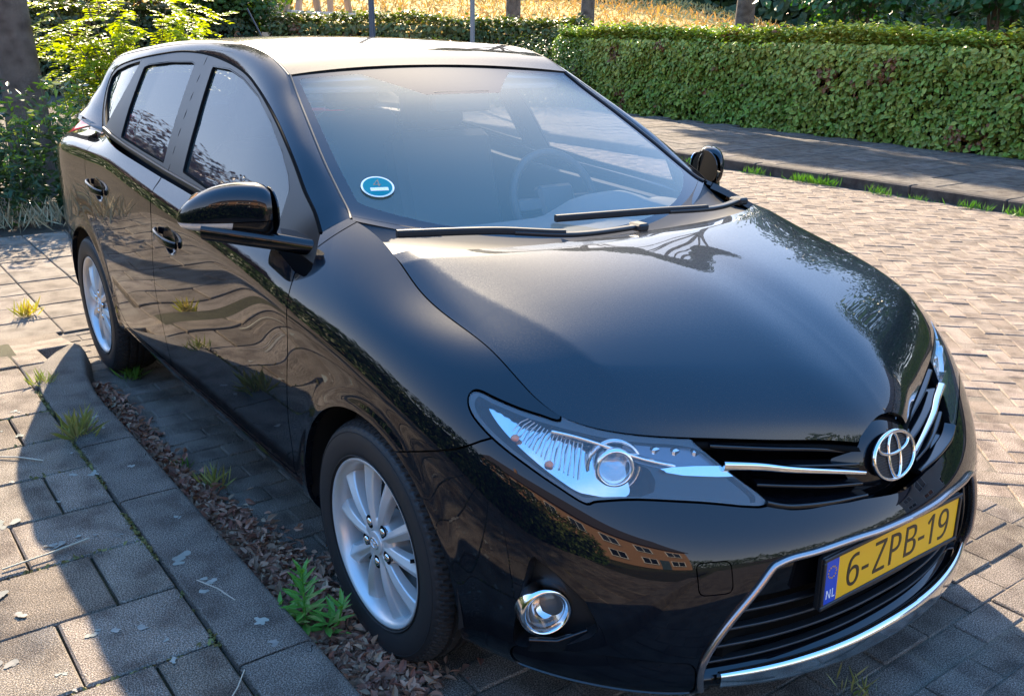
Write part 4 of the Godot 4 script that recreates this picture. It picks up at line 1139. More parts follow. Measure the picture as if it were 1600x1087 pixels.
func handle(doors: Array, at: Vector3, rise: float) -> void:
	# a dish in the door skin and a bowed grip in front of it
	var tilt := Basis(Vector3(0, 0, 1), -rise)
	var cup := lathe(PackedVector2Array([Vector2(0.0005, -0.022), Vector2(0.4, -0.0205), Vector2(0.7, -0.0155), Vector2(0.9, -0.007), Vector2(1.0, 0.001), Vector2(1.05, 0.0022), Vector2(1.1, 0.0006)]), 48)
	moved(cup, at, Basis.from_scale(Vector3(0.064, 0.0445, 1)) * Basis(Vector3.RIGHT, PI / 2))
	var path := []
	for k in 13:
		var t := k / 12.0
		path.append(at + tilt * Vector3(-0.125 + 0.205 * t, 0.006, -0.006 + 0.034 * pow(sin(PI * clampf(t, 0.015, 0.985)), 0.33)))
	var line := smooth3(path, 3)
	var sc := PackedFloat32Array()
	for k in line.size():
		sc.append(0.72 + 0.30 * sin(PI * pow(float(k) / line.size(), 0.8)))
	var grip := sweep(line, rounded(0.015, 0.031, 0.007, 4), false, Vector3.UP, sc)
	for mi in 2:
		part("door_handle", mesh_of([grip], mi), M.paint, doors[mi])
		part("handle_cup", mesh_of([cup], mi), M.paint, doors[mi])

# ------------------------------------------------------------------ bonnet
func build_hood() -> void:
	var na := 90
	var nb := 110
	# side seam follows the body's uppermost rail
	var side := PackedVector3Array()
	var fr := PackedVector3Array()
	for j in nb + 1:
		side.append(body_at(lerpf(8.93, 4.08, float(j) / nb), 10.0))
	for i in na + 1:
		fr.append(body_at(lerpf(0.0, 4.08, float(i) / na), 10.0))
	# the tip continues down behind the badge
	for i in na + 1:
		var z := fr[i].z
		var k := exp(-pow(z / 0.11, 2.0))
		fr[i] = fr[i].lerp(Vector3(0.815, 0.668, z), k * 0.9)
	var mid_pts := smooth3([Vector3(-0.035, 1.0, 0), Vector3(0.1, 0.991, 0), Vector3(0.25, 0.968, 0), Vector3(0.4, 0.932, 0), Vector3(0.55, 0.880, 0), Vector3(0.68, 0.818, 0), Vector3(0.755, 0.766, 0), Vector3(0.796, 0.718, 0), fr[0]], 30)
	var rear_pts := smooth3([Vector3(-0.035, 1.0, 0), Vector3(-0.036, 1.0, 0.15), Vector3(-0.045, 1.0, 0.32), Vector3(-0.08, 1.0, 0.50), Vector3(-0.145, 0.999, 0.63), side[0]], 30)
	var C := even(mid_pts, nb)
	var R := even(rear_pts, na)
	var S := even(side, nb)
	var F := even(fr, na)
	var rows := []
	for j in nb + 1:
		var w := float(j) / nb
		var row := PackedVector3Array()
		for i in na + 1:
			var u := float(i) / na
			var q := Vector3.ZERO
			for k in 3:
				var g := u * u if k == 1 else u
				q[k] = (1 - w) * R[i][k] + w * F[i][k] + (1 - g) * C[j][k] + g * S[j][k] - ((1 - w) * ((1 - g) * R[0][k] + g * R[na][k]) + w * ((1 - g) * F[0][k] + g * F[na][k]))
			# the raised line that runs from the wiper towards the badge
			var uc := lerpf(0.93, 0.72, w)
			var e := (u - uc)
			var ridge := (u / uc) * (u / uc) if e < 0.0 else (1.0 - u) / (1.0 - uc)
			q.y += 0.105 * (1.0 - uc) * ridge * smoothstep(1.0, 0.78, w)
			# the rear edge lies flatter than the panel in front of it
			q.y -= 0.085 * maxf(0.0, 0.075 - w * 0.93)
			row.append(q)
		rows.append(row)
	# take the hard kink off the ridge
	for pass_no in 1:
		var old := rows.duplicate(true)
		for j in range(1, nb):
			for i in range(1, na):
				rows[j][i] = old[j][i] * 0.6 + (old[j][i - 1] + old[j][i + 1]) * 0.2
	var hood := grid_patch(rows, 1.0)
	if hood.n[hood.n.size() / 2].y < 0.0:
		for i in hood.n.size():
			hood.n[i] = -hood.n[i]
	for i in hood.p.size():
		if absf(hood.p[i].z) < 0.0004:
			hood.n[i] = Vector3(hood.n[i].x, hood.n[i].y, 0).normalized()
	# clear of the badge and of the fenders
	var f := PackedFloat32Array()
	f.resize(hood.p.size())
	for i in f.size():
		var q := hood.p[i]
		var bd := (Vector2(q.z / 0.104, (q.y - 0.648) / 0.086).length() - 1.0) * 0.09
		if q.x < 0.6: bd = 1.0
		var c := hood.c[i]
		var el := minf((1.0 - c.y) * 0.68 - 0.0035, (1.0 - c.x) * 0.95 - 0.0055)
		f[i] = minf(bd, el)
	hood = cut(hood, f)[1]
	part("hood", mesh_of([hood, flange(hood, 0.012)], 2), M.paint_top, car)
	# dark channel under the seams
	var ch := []
	for e in [even(side, 40), even(fr, 40)]:
		var path := PackedVector3Array()
		for q in e:
			path.append(q + Vector3(-0.004, -0.016, -0.006))
		ch.append(tube(path, 0.009, 6))
	for q in ch:
		for mi in 2:
			part("hood_seal", mesh_of([q], mi), M.black, car)

func even(pts: PackedVector3Array, n: int) -> PackedVector3Array:
	# the same curve with n + 1 points at equal distances
	var len := PackedFloat32Array([0.0])
	for i in range(1, pts.size()):
		len.append(len[i - 1] + pts[i].distance_to(pts[i - 1]))
	var out := PackedVector3Array()
	var k := 0
	for i in n + 1:
		var d := len[-1] * i / n
		while k < pts.size() - 2 and len[k + 1] < d:
			k += 1
		out.append(pts[k].lerp(pts[k + 1], clampf((d - len[k]) / maxf(len[k + 1] - len[k], 1e-9), 0, 1)))
	return out

# ------------------------------------------------------------------ roof, pillars, screens
const DLO := [[-0.432, 1.004], [-0.491, 1.048], [-0.569, 1.09], [-0.658, 1.143], [-0.745, 1.189], [-0.853, 1.24], [-0.965, 1.285], [-1.091, 1.328], [-1.223, 1.365], [-1.384, 1.392], [-1.57, 1.411], [-1.717, 1.417], [-1.863, 1.415], [-2.005, 1.404], [-2.16, 1.388], [-2.34, 1.366], [-2.53, 1.338], [-2.63, 1.30], [-2.60, 1.24], [-2.48, 1.165], [-2.35, 1.102]]
const SCREEN_EDGE := [[-0.405, 1.040, 0.678], [-0.439, 1.054, 0.667], [-0.52, 1.096, 0.655], [-0.638, 1.161, 0.636], [-0.788, 1.243, 0.604], [-0.924, 1.315, 0.573], [-1.02, 1.370, 0.551]]
const DITCH := [[-1.02, 1.370, 0.551], [-1.13, 1.412, 0.547], [-1.27, 1.441, 0.550], [-1.46, 1.456, 0.555], [-1.8, 1.456, 0.556], [-2.2, 1.438, 0.55], [-2.6, 1.396, 0.54], [-2.88, 1.350, 0.525]]
const GATE_EDGE := [[-2.88, 1.350, 0.525], [-2.94, 1.27, 0.555], [-3.03, 1.17, 0.60], [-3.08, 1.11, 0.64]]

func v3(l: Array) -> Array:
	var o := []
	for e in l:
		o.append(Vector3(e[0], e[1], e[2]))
	return o

func build_cabin() -> void:
	# pillar and roof rail: from the door-frame line over to the screen edge, the roof joint and the tailgate
	var outer := []
	for e in DLO:
		outer.append(Vector3(e[0], e[1], cabin(e[0], e[1]) + 0.002))
	outer.append(Vector3(-2.36, 1.092, 0.792))
	var inner_raw := smooth3(v3(SCREEN_EDGE), 8)
	var d := smooth3(v3(DITCH), 8)
	var g := smooth3(v3(GATE_EDGE), 8)
	for i in range(1, d.size()):
		inner_raw.append(d[i])
	for i in range(1, g.size()):
		inner_raw.append(g[i])
	var O := even(smooth3(outer, 8), 150)
	# partner of every outer point: same progress, pinned where the roof begins and ends
	var marks := [[0.0, 0.0]]
	var find := func(pts: PackedVector3Array, x: float, upto: float) -> float:
		var len := 0.0
		for i in range(1, pts.size()):
			len += pts[i].distance_to(pts[i - 1])
			if pts[i].x < x and len > upto:
				return len
		return len
	var lo := 0.0
	for i in range(1, O.size()):
		lo += O[i].distance_to(O[i - 1])
	var li := 0.0
	for i in range(1, inner_raw.size()):
		li += inner_raw[i].distance_to(inner_raw[i - 1])
	marks.append([find.call(O, -0.70, 0.0) / lo, find.call(inner_raw, -0.70, 0.0) / li])
	marks.append([find.call(O, -1.05, 0.0) / lo, find.call(inner_raw, -1.02, 0.0) / li])
	marks.append([find.call(O, -1.5, 0.0) / lo, find.call(inner_raw, -1.46, 0.0) / li])
	marks.append([find.call(O, -2.2, 0.0) / lo, find.call(inner_raw, -2.25, 0.0) / li])
	marks.append([find.call(O, -2.55, 0.0) / lo, find.call(inner_raw, -2.80, 0.0) / li])
	marks.append([1.0, 1.0])
	var I := even(inner_raw, 1500)
	var rows := []
	for i in O.size():
		var t := float(i) / (O.size() - 1)
		var k := 0
		while k < marks.size() - 2 and marks[k + 1][0] < t:
			k += 1
		var ti := lerpf(marks[k][1], marks[k + 1][1], clampf((t - marks[k][0]) / (marks[k + 1][0] - marks[k][0]), 0, 1))
		var b := I[clampi(int(ti * 1500), 0, 1500)]
		rows.append([O[i], b])
	# smooth the pairing
	for pass_no in 6:
		var old := rows.duplicate(true)
		for i in range(1, rows.size() - 1):
			rows[i][1] = old[i][1] * 0.5 + (old[i - 1][1] + old[i + 1][1]) * 0.25
	var lines := []
	for i in rows.size():
		var a: Vector3 = rows[i][0]
		var b: Vector3 = rows[i][1]
		var tan_: Vector3 = (rows[mini(i + 1, rows.size() - 1)][0] - rows[maxi(i - 1, 0)][0]).normalized()
		var nn := tan_.cross(b - a).normalized()
		if nn.dot(Vector3(0, 0.5, 1)) < 0.0:
			nn = -nn
		var h := a.distance_to(b) * lerpf(0.045, 0.13, smoothstep(0.0, 0.12, float(i) / rows.size()))
		var line := PackedVector3Array()
		for k in 15:
			var v := k / 14.0
			line.append(a.lerp(b, v) + nn * 4.0 * v * (1 - v) * h)
		lines.append(line)
	var rail := grid_patch(lines, 1.0)
	if rail.n[rail.n.size() / 2].z < 0.0:
		for i in rail.n.size():
			rail.n[i] = -rail.n[i]
	both("roof_pillar", rail, M.paint, 0.02)
	# shoulder between the rear quarter and the rear pillar
	var sh := []
	for i in 25:
		var x := lerpf(-2.325, -3.05, i / 24.0)
		var ua := 13.0
		var ub := 19.0
		for k in 24:
			var um := (ua + ub) / 2.0
			if body_at(um, 9.0).x > x: ua = um
			else: ub = um
		var va := 8.0
		var vb := 10.0
		for k in 24:
			var vm := (va + vb) / 2.0
			if body_at(ua, vm).y < minf(belt_y(x) - 0.006 - 0.004, 1.126): va = vm
			else: vb = vm
		var low := body_at(ua, va)
		var high := Vector3(-2.345, 1.098, 0.790).lerp(Vector3(-3.08, 1.116, 0.638), i / 24.0) + Vector3(0, 0.004, -0.012)
		var line := PackedVector3Array()
		for k in 7:
			var f := k / 6.0
			line.append(low.lerp(high, f) + Vector3(0, 0.35, 0.2) * (low.distance_to(high) * f * (1 - f)))
		sh.append(line)
	var shq := grid_patch(sh, 1.0)
	if shq.n[shq.n.size() / 2].y < 0.0:
		for i in shq.n.size(): shq.n[i] = -shq.n[i]
	both("rear_shoulder", shq, M.paint, 0.0)
	# roof skin
	var top_mid := smooth3([Vector3(-1.088, 1.394, 0), Vector3(-1.24, 1.438, 0), Vector3(-1.5, 1.470, 0), Vector3(-1.8, 1.476, 0), Vector3(-2.2, 1.462, 0), Vector3(-2.6, 1.424, 0), Vector3(-2.90, 1.376, 0)], 16)
	var cm := even(top_mid, 70)
	var ce := even(smooth3(v3(DITCH), 8), 70)
	var rr := []
	for i in 71:
		var line := PackedVector3Array()
		for j in 31:
			var u := j / 30.0
			var q := cm[i].lerp(ce[i] + Vector3(0, 0.0, -0.004), u)
			q.y = lerpf(cm[i].y, ce[i].y, pow(u, 2.3))
			q.x = lerpf(cm[i].x, ce[i].x, u * u)
			line.append(q)
		rr.append(line)
	var roof := grid_patch(rr, 1.0)
	if roof.n[roof.n.size() / 2].y < 0.0:
		for i in roof.n.size():
			roof.n[i] = -roof.n[i]
	for i in roof.p.size():
		if absf(roof.p[i].z) < 0.0004:
			roof.n[i] = Vector3(roof.n[i].x, roof.n[i].y, 0).normalized()
	part("roof", mesh_of([roof, flange(roof, 0.01)], 2), M.paint, car)
	var joint := PackedVector3Array()
	for q in ce:
		joint.append(q + Vector3(0, -0.004, 0.0))
	for mi in 2:
		part("roof_moulding", mesh_of([tube(joint, 0.0045, 6)], mi), M.plastic, car)
	# rear window and spoiler
	var back := []
	for i in 13:
		var w := i / 12.0
		var line := PackedVector3Array()
		var e := even(smooth3(v3(GATE_EDGE), 6), 12)[i]
		for j in 13:
			var u := j / 12.0
			line.append(Vector3(e.x - 0.05 * (1 - u * u), e.y, e.z * u))
		back.append(line)
	var rw := grid_patch(back, 1.0)
	part("rear_window", mesh_of([rw], 2), M.side_glass, car)
	var sp := sweep(PackedVector3Array([Vector3(-2.89, 1.352, -0.50), Vector3(-2.93, 1.372, 0), Vector3(-2.89, 1.352, 0.50)]), rounded(0.10, 0.022, 0.01))
	part("roof_spoiler", mesh_of([sp]), M.paint, car)
	# aerial at the rear of the roof
	var foot := lathe(PackedVector2Array([Vector2(0.024, 0), Vector2(0.02, 0.012), Vector2(0.006, 0.022), Vector2(0.0005, 0.024)]), 16)
	moved(foot, Vector3(-2.56, 1.427, -0.02))
	var mast := sweep(PackedVector3Array([Vector3(-2.56, 1.44, -0.02), Vector3(-2.74, 1.585, -0.02)]), ngon(0.0035, 0.0035, 8))
	var an := part("antenna", mesh_of([foot]), M.plastic, car)
	part("mast", mesh_of([mast]), M.plastic, an)

func build_glasshouse() -> void:
	# windscreen
	var edge := even(smooth3(v3(SCREEN_EDGE), 8), 60)
	var cen := even(smooth3([Vector3(-0.125, 0.955, 0), Vector3(-0.30, 1.048, 0), Vector3(-0.55, 1.172, 0), Vector3(-0.82, 1.293, 0), Vector3(-1.083, 1.391, 0)], 12), 60)
	edge[0] = edge[0]
	var rows := []
	for i in 61:
		var line := PackedVector3Array()
		for j in 51:
			var u := j / 50.0
			var e := edge[i]
			var w := 1.0 - pow(1.0 - minf(1.0, i / 60.0), 1.0)
			line.append(Vector3(lerpf(cen[i].x, e.x, pow(u, 2.0)), lerpf(cen[i].y, e.y, pow(u, 2.0)), e.z * u))
		rows.append(line)
	var ws := grid_patch(rows, 1.0)
	if ws.n[ws.n.size() / 2].y < 0.0:
		for i in ws.n.size():
			ws.n[i] = -ws.n[i]
	for i in ws.p.size():
		if absf(ws.p[i].z) < 0.0004:
			ws.n[i] = Vector3(ws.n[i].x, ws.n[i].y, 0).normalized()
	var f := PackedFloat32Array()
	f.resize(ws.p.size())
	for i in f.size():
		var c := ws.c[i]   # x: bottom to top, y: middle to side
		var side_d := (1.0 - c.y) * 0.62 - 0.034
		var top_d := (1.0 - c.x) * 1.0 - 0.035
		var low_d := c.x - 0.055 - 0.10 * pow(c.y, 6.0)
		var d := minf(side_d, minf(top_d, low_d))
		# the shaded patch in front of the inside mirror
		var sz := Vector2(ws.p[i].z * (1.0 if ws.p[i].z > 0 else 1.0), c.x)
		var patch := maxf(absf(sz.x) - lerpf(0.30, 0.15, clampf((0.965 - sz.y) / 0.17, 0, 1)), 0.79 - sz.y)
		d = minf(d, patch)
		f[i] = d
	var a := cut(ws, f)
	var wsn := part("windshield", mesh_of([offset(a[1], -0.004)], 2), M.glass, car)
	part("windshield_border", mesh_of([offset(a[0], -0.004)], 2), M.frit, wsn)
	# green environmental badge low on the passenger side
	var st := ws_point(rows, 0.84, 0.235)
	var b := Basis(st[1].cross(Vector3.UP).normalized(), Vector3.ZERO, st[1])
	b.x = Vector3.UP.cross(st[1]).normalized()
	b.y = st[1].cross(b.x).normalized()
	b.z = st[1]
	var o: Vector3 = st[0]
	var badge := part("windshield_sticker", mesh_of([moved(plate(ngon(0.046, 0.046, 40), 0.001), Vector3.ZERO)]), M.white, car, Transform3D(b, o + b.z * 0.0005))
	part("sticker_face", mesh_of([moved(plate(ngon(0.0405, 0.0405, 40), 0.0006), Vector3(0, 0, 0.001))]), M.sticker, badge)
	part("sticker_strip", mesh_of([moved(plate(rounded(0.05, 0.014, 0.002), 0.0005), Vector3(0.003, -0.012, 0.0016))]), mat(0.55, 0.62, 0.62, 0.5), badge)
	part("sticker_number", text("4", 0.03, 0.0004), mat(0.02, 0.06, 0.07, 0.5), badge, Transform3D(Basis(), Vector3(0, 0.014, 0.0018)))
	# cowl between bonnet and screen
	var cr := []
	var low := PackedVector3Array()
	for j in 31:
		var u := j / 30.0
		low.append(rows[2][int(u * 50)])
	for k in 6:
		var line := PackedVector3Array()
		for j in 31:
			var u := j / 30.0
			var h := Vector3(-0.03 - 0.17 * pow(u, 3.0), 0.975, 0.665 * u)
			line.append(low[j].lerp(h, k / 5.0) + Vector3(0, -0.02 * sin(PI * k / 5.0) - 0.004, 0))
		cr.append(line)
	part("cowl_panel", mesh_of([grid_patch(cr, 1.0)], 2), M.plastic, car)
	# rubber moulding along the edge of the screen
	var mo := PackedVector3Array()
	for q in edge:
		mo.append(q + Vector3(0, -0.002, -0.003))
	for mi in 2:
		part("windshield_moulding", mesh_of([tube(mo, 0.005, 6)], mi), M.plastic, car)
	build_wipers(rows)
	# side windows: satin frames on the cabin surface, dark glass set in
	var whole := cabin_patch(Vector2(-2.72, 0.90), Vector2(-0.30, 1.45), 0.011)
	var dl := []
	for e in DLO:
		dl.append(Vector2(e[0], e[1]))
	var dlo := smooth2(dl, 5)
	var lowline := []
	var x := -2.30
	while x < -0.6:
		lowline.append(Vector2(x, belt_y(x) - 0.004))
		x += 0.1
	lowline.append_array([Vector2(-0.58, 0.955), Vector2(-0.47, 0.935), Vector2(-0.40, 0.922), Vector2(-0.352, 0.918), Vector2(-0.348, 0.94), Vector2(-0.385, 0.967)])
	for e in lowline:
		dlo.append(e)
	var frame := offset(crop(whole, dlo, -0.004), 0.003)
	var fg := smooth2([Vector2(-1.394, 1.048), Vector2(-1.44, 1.20), Vector2(-1.507, 1.376), Vector2(-1.36, 1.372), Vector2(-1.229, 1.350), Vector2(-1.062, 1.306), Vector2(-0.905, 1.245), Vector2(-0.765, 1.175), Vector2(-0.68, 1.120), Vector2(-0.645, 1.085), Vector2(-0.635, 1.0), Vector2(-0.80, 1.002), Vector2(-1.1, 1.018)], 1, true)
	var rg := PackedVector2Array([Vector2(-2.09, 1.098), Vector2(-2.112, 1.20), Vector2(-2.13, 1.352), Vector2(-2.09, 1.362), Vector2(-1.9, 1.378), Vector2(-1.70, 1.384), Vector2(-1.665, 1.378), Vector2(-1.62, 1.20), Vector2(-1.583, 1.056), Vector2(-1.8, 1.072)])
	var qg := PackedVector2Array([Vector2(-2.325, 1.12), Vector2(-2.46, 1.18), Vector2(-2.575, 1.25), Vector2(-2.60, 1.295), Vector2(-2.52, 1.325), Vector2(-2.34, 1.354), Vector2(-2.19, 1.374), Vector2(-2.235, 1.25)])
	for poly in [fg, rg, qg]:
		frame = minus(frame, poly)
	# seams of the two doors in the frame
	frame = cut(frame, shifted(seam(frame, Vector2(-1.594, 1.43), Vector2(-1.512, 1.0)), -0.003))[1]
	var a2 := cut(frame, line_field(frame, Vector2(-2.185, 1.43), Vector2(-2.30, 1.06)))
	for e in both("window_frame", frame, M.satin, 0.012):
		pass
	var gi := 0
	for poly in [fg, rg, qg]:
		var glass := offset(crop(whole, poly, 0.006), -0.006)
		for mi in 2:
			part(["front_side_window", "rear_side_window", "quarter_window"][gi], mesh_of([glass], mi), M.side_glass, car)
		gi += 1
	# black rubber line round the glass and along the door-frame line
	var strip := PackedVector3Array()
	for v in smooth2(dl, 5):
		strip.append(Vector3(v.x, v.y, cabin(v.x, v.y) + 0.001))
	var seals := [tube(strip, 0.0055, 6)]
	for poly in [fg, rg, qg]:
		var ring := PackedVector3Array()
		for v in poly:
			ring.append(Vector3(v.x, v.y, cabin(v.x, v.y) - 0.003))
		seals.append(tube(ring, 0.006, 6, true))
	for q in seals:
		for mi in 2:
			part("window_seal", mesh_of([q], mi), M.black, car)
	# belt moulding
	var belt := PackedVector3Array()
	x = -2.33
	while x < -0.52:
		belt.append(Vector3(x, belt_y(x) + 0.004, cabin(x, belt_y(x)) + 0.006))
		x += 0.06
	for mi in 2:
		part("belt_moulding", mesh_of([sweep(belt, rounded(0.010, 0.020, 0.004), false, Vector3.UP)], mi), M.satin, car)

func seam(q: Patch, a: Vector2, b: Vector2) -> PackedFloat32Array:
	var f := line_field(q, a, b)
	for i in f.size():
		f[i] = absf(f[i])
	return f

func ws_point(rows: Array, u: float, w: float) -> Array:
	# point and normal of the windscreen on the passenger side
	var i := int(w * 60)
	var j := int(u * 50)
	var p: Vector3 = rows[i][j]
	var n: Vector3 = (rows[i + 1][j] - p).cross(rows[i][j + 1] - p).normalized()
	return [p, n if n.y > 0.0 else -n]

func build_wipers(rows: Array) -> void:
	var defs := [[0.10, 0.60, 0.09, 0.03], [-0.62, 0.10, 0.06, 0.10]]
	var k := 0
	for e in [[Vector3(-0.07, 1.0, -0.05), Vector3(-0.10, 0.995, 0.16), Vector3(-0.20, 1.005, 0.36), Vector3(-0.27, 1.012, 0.615)], [Vector3(-0.17, 1.012, -0.585), Vector3(-0.115, 1.012, -0.40), Vector3(-0.15, 1.015, -0.17), Vector3(-0.22, 1.012, 0.13)]]:
		var w := Node3D.new()
		w.name = "wiper" if k == 0 else "wiper_001"
		car.add_child(w, true)
		var path := smooth3(e, 8)
		var arm := PackedVector3Array()
		for i in 15:
			arm.append(path[i])
		part("wiper_arm", mesh_of([sweep(arm, rounded(0.024, 0.013, 0.005), false, Vector3.UP)]), M.satin, w)
		var blade := PackedVector3Array()
		for i in range(9, 25):
			blade.append(path[i] + Vector3(0, 0.004, 0))
		part("wiper_blade", mesh_of([sweep(blade, rounded(0.02, 0.02, 0.006), false, Vector3.UP)]), M.rubber, w)
		part("pivot_cap", mesh_of([block(Vector3(0.05, 0.022, 0.04), 0.008, path[0])]), M.plastic, w)
		k += 1

func text(s: String, size: float, depth: float) -> Mesh:
	var t := TextMesh.new()
	var f := SystemFont.new()
	f.font_names = PackedStringArray(["Droid Sans"])
	t.font = f
	t.text = s
	t.font_size = 64
	t.pixel_size = size / 46.0
	t.depth = depth
	return t

# ------------------------------------------------------------------ grille, badge, number plate
func build_grille() -> void:
	var g := Node3D.new()
	g.name = "upper_grille"
	car.add_child(g, true)
	# dark box behind the openings
	part("grille_cavity", mesh_of([block(Vector3(0.24, 0.26, 0.66), 0.01, Vector3(0.47, 0.57, 0)), block(Vector3(0.30, 0.28, 0.9), 0.01, Vector3(0.62, 0.38, 0))]), M.black, g)
	var tray := []
	for i in 21:
		var line := PackedVector3Array()
		var z := lerpf(-0.42, 0.42, i / 20.0)
		var fx := 0.835 - 0.42 * z * z
		line.append(Vector3(fx - 0.012, 0.585 + 0.10 * z * z, z)); line.append(Vector3(fx - 0.12, 0.60 + 0.10 * z * z, z)); line.append(Vector3(fx - 0.2, 0.66, z))
		tray.append(line)
	part("grille_floor", mesh_of([grid_patch(tray)]), M.gloss, g)
	# slats: each a curved bar from the badge to the lamp
	var lines := [
		[[0.775, 0.664, 0.09], [0.745, 0.680, 0.17], [0.70, 0.696, 0.29], [0.645, 0.712, 0.41]],
		[[0.792, 0.642, 0.09], [0.765, 0.652, 0.18], [0.715, 0.666, 0.31], [0.675, 0.674, 0.39]],
		[[0.812, 0.606, 0.10], [0.79, 0.616, 0.19], [0.755, 0.628, 0.28], [0.725, 0.637, 0.345]]]
	for l in lines:
		for mi in 2:
			part("grille_slat", mesh_of([sweep(smooth3(v3(l), 6), rounded(0.03, 0.008, 0.003), false, Vector3.UP)], mi), M.gloss, g)
	var frame := sweep(smooth3(v3([[0.828, 0.583, 0.10], [0.812, 0.589, 0.20], [0.785, 0.598, 0.30], [0.762, 0.612, 0.352]]), 6), rounded(0.03, 0.012, 0.004), false, Vector3.UP)
	for mi in 2:
		part("grille_lip", mesh_of([frame], mi), M.gloss, g)
	# chrome bars that run on into the lamps
	var bar := smooth3(v3([[0.822, 0.630, 0.095], [0.792, 0.645, 0.18], [0.757, 0.660, 0.27], [0.725, 0.672, 0.335], [0.691, 0.681, 0.41]]), 8)
	var sc := PackedFloat32Array()
	for i in bar.size():
		sc.append(lerpf(0.45, 1.25, float(i) / bar.size()))
	for mi in 2:
		part("chrome_bar", mesh_of([sweep(bar, rounded(0.018, 0.017, 0.005), false, Vector3.UP, sc)], mi), M.chrome, g)
	# housing of the badge: a domed shield
	var bn := Vector3(cos(0.30), sin(0.30), 0)
	var bb := Basis(Vector3(0, 0, -1), Vector3(-sin(0.30), cos(0.30), 0), bn)
	var bo := Vector3(0.812, 0.645, 0)
	var sh := smooth2([Vector2(0, 0.084), Vector2(0.055, 0.074), Vector2(0.092, 0.035), Vector2(0.125, 0.028), Vector2(0.150, 0.020), Vector2(0.128, -0.012), Vector2(0.104, -0.05), Vector2(0.055, -0.088), Vector2(0, -0.108), Vector2(-0.055, -0.088), Vector2(-0.104, -0.05), Vector2(-0.128, -0.012), Vector2(-0.150, 0.020), Vector2(-0.125, 0.028), Vector2(-0.092, 0.035), Vector2(-0.055, 0.074)], 4, true)
	var dome := Patch.new()
	var rings := 12
	for i in rings + 1:
		for v in sh:
			var r := float(i) / rings
			var q := v * r
			var e := Vector2(q.x / 0.16, q.y / 0.115).length()
			dome.p.append(Vector3(q.x, q.y, 0.012 - 0.055 * e * e)); dome.n.append(Vector3(q.x * 4.2, q.y * 8.0, 1).normalized()); dome.c.append(q)
	var m := sh.size()
	for i in rings:
		for j in m:
			var o := i * m + j
			var o2 := i * m + (j + 1) % m
			dome.t.append_array([o, o + m, o2, o2, o + m, o2 + m])
	var em := part("badge_housing", mesh_of([dome, flange(dome, 0.03)]), M.gloss, car, Transform3D(bb, bo))
	var ell := func(rx: float, ry: float, cx: float, cy: float, n: int) -> PackedVector3Array:
		var o := PackedVector3Array()
		for i in n:
			o.append(Vector3(cx + rx * cos(TAU * i / n), cy + ry * sin(TAU * i / n), 0.016))
		return o
	part("badge_mesh", mesh_of([moved(plate(ngon(0.074, 0.053, 40), 0.004), Vector3(0, 0, 0.009))]), M.plastic, em)
	var bars := []
	for i in 15:
		var y := -0.045 + i * 0.0064
		var w := 0.070 * sqrt(maxf(0.0, 1.0 - pow(y / 0.051, 2.0)))
		bars.append(block(Vector3(w * 2, 0.002, 0.0016), 0.0, Vector3(0, y, 0.0135)))
	part("badge_ribs", mesh_of(bars), M.satin, em)
	var emblem := Node3D.new()
	emblem.name = "emblem"
	car.add_child(emblem, true)
	emblem.transform = Transform3D(bb, bo)
	part("outer_ring", mesh_of([sweep(ell.call(0.075, 0.0535, 0, 0, 64), ngon(0.0055, 0.0045, 10), true)]), M.chrome, emblem)
	part("upright_ring", mesh_of([sweep(ell.call(0.0215, 0.050, 0, 0, 56), ngon(0.005, 0.0042, 10), true)]), M.chrome, emblem)
	part("cross_ring", mesh_of([sweep(ell.call(0.056, 0.0235, 0, 0.0275, 56), ngon(0.005, 0.0042, 10), true)]), M.chrome, emblem)
	# lower opening
	var low := Node3D.new()
	low.name = "lower_grille"
	car.add_child(low, true)
	var mouth := offset(keep.mouth, -0.030)
	var a := cut(mouth, level(mouth, 0.405))
	part("plate_carrier", mesh_of([offset(a[1], -0.014), flange(offset(a[1], -0.014), 0.03)], 2), M.gloss, low)
	part("grille_back", mesh_of([offset(a[0], -0.05)], 2), M.black, low)
	# frame round the opening: bright lip
	var tp := []
	for e in [[0.0, 5.62], [0.5, 5.62], [0.9, 5.64], [1.44, 5.48], [1.76, 5.40], [1.95, 5.24], [2.04, 5.06], [2.24, 4.42], [2.6, 3.56], [2.84, 2.86], [2.91, 2.28], [2.84, 1.5]]:
		tp.append(body_at(e[0], e[1]) + Vector3(0.003, 0, 0))
	var tpath := smooth3(tp, 6)
	for mi in 2:
		part("grille_surround", mesh_of([sweep(tpath, ngon(0.0075, 0.0075, 10))], mi), M.trim, low)
	# inner return of the opening
	var inner := PackedVector3Array()
	for q in tpath:
		inner.append(q + Vector3(-0.02, -0.006, -0.010 if q.z > 0.2 else 0.0))
	for mi in 2:
		part("inner_frame", mesh_of([sweep(inner, rounded(0.03, 0.014, 0.004), false, Vector3.RIGHT)], mi), M.gloss, low)
	for k in 4:
		var y: float = [0.385, 0.345, 0.305, 0.268][k]
		var pts := []
		for i in 9:
			var z: float = lerpf(-1.0, 1.0, i / 8.0) * ([0.44, 0.465, 0.485, 0.50][k])
			pts.append(Vector3(0.845 - 0.10 * pow(absf(z) / 0.5, 2.2), y - 0.01 * absf(z), z))
		part("grille_slat", mesh_of([sweep(smooth3(pts, 6), rounded(0.02, 0.007, 0.003), false, Vector3.UP)]), M.satin, low)
	# shelf and bright strip below
	var shelf := []
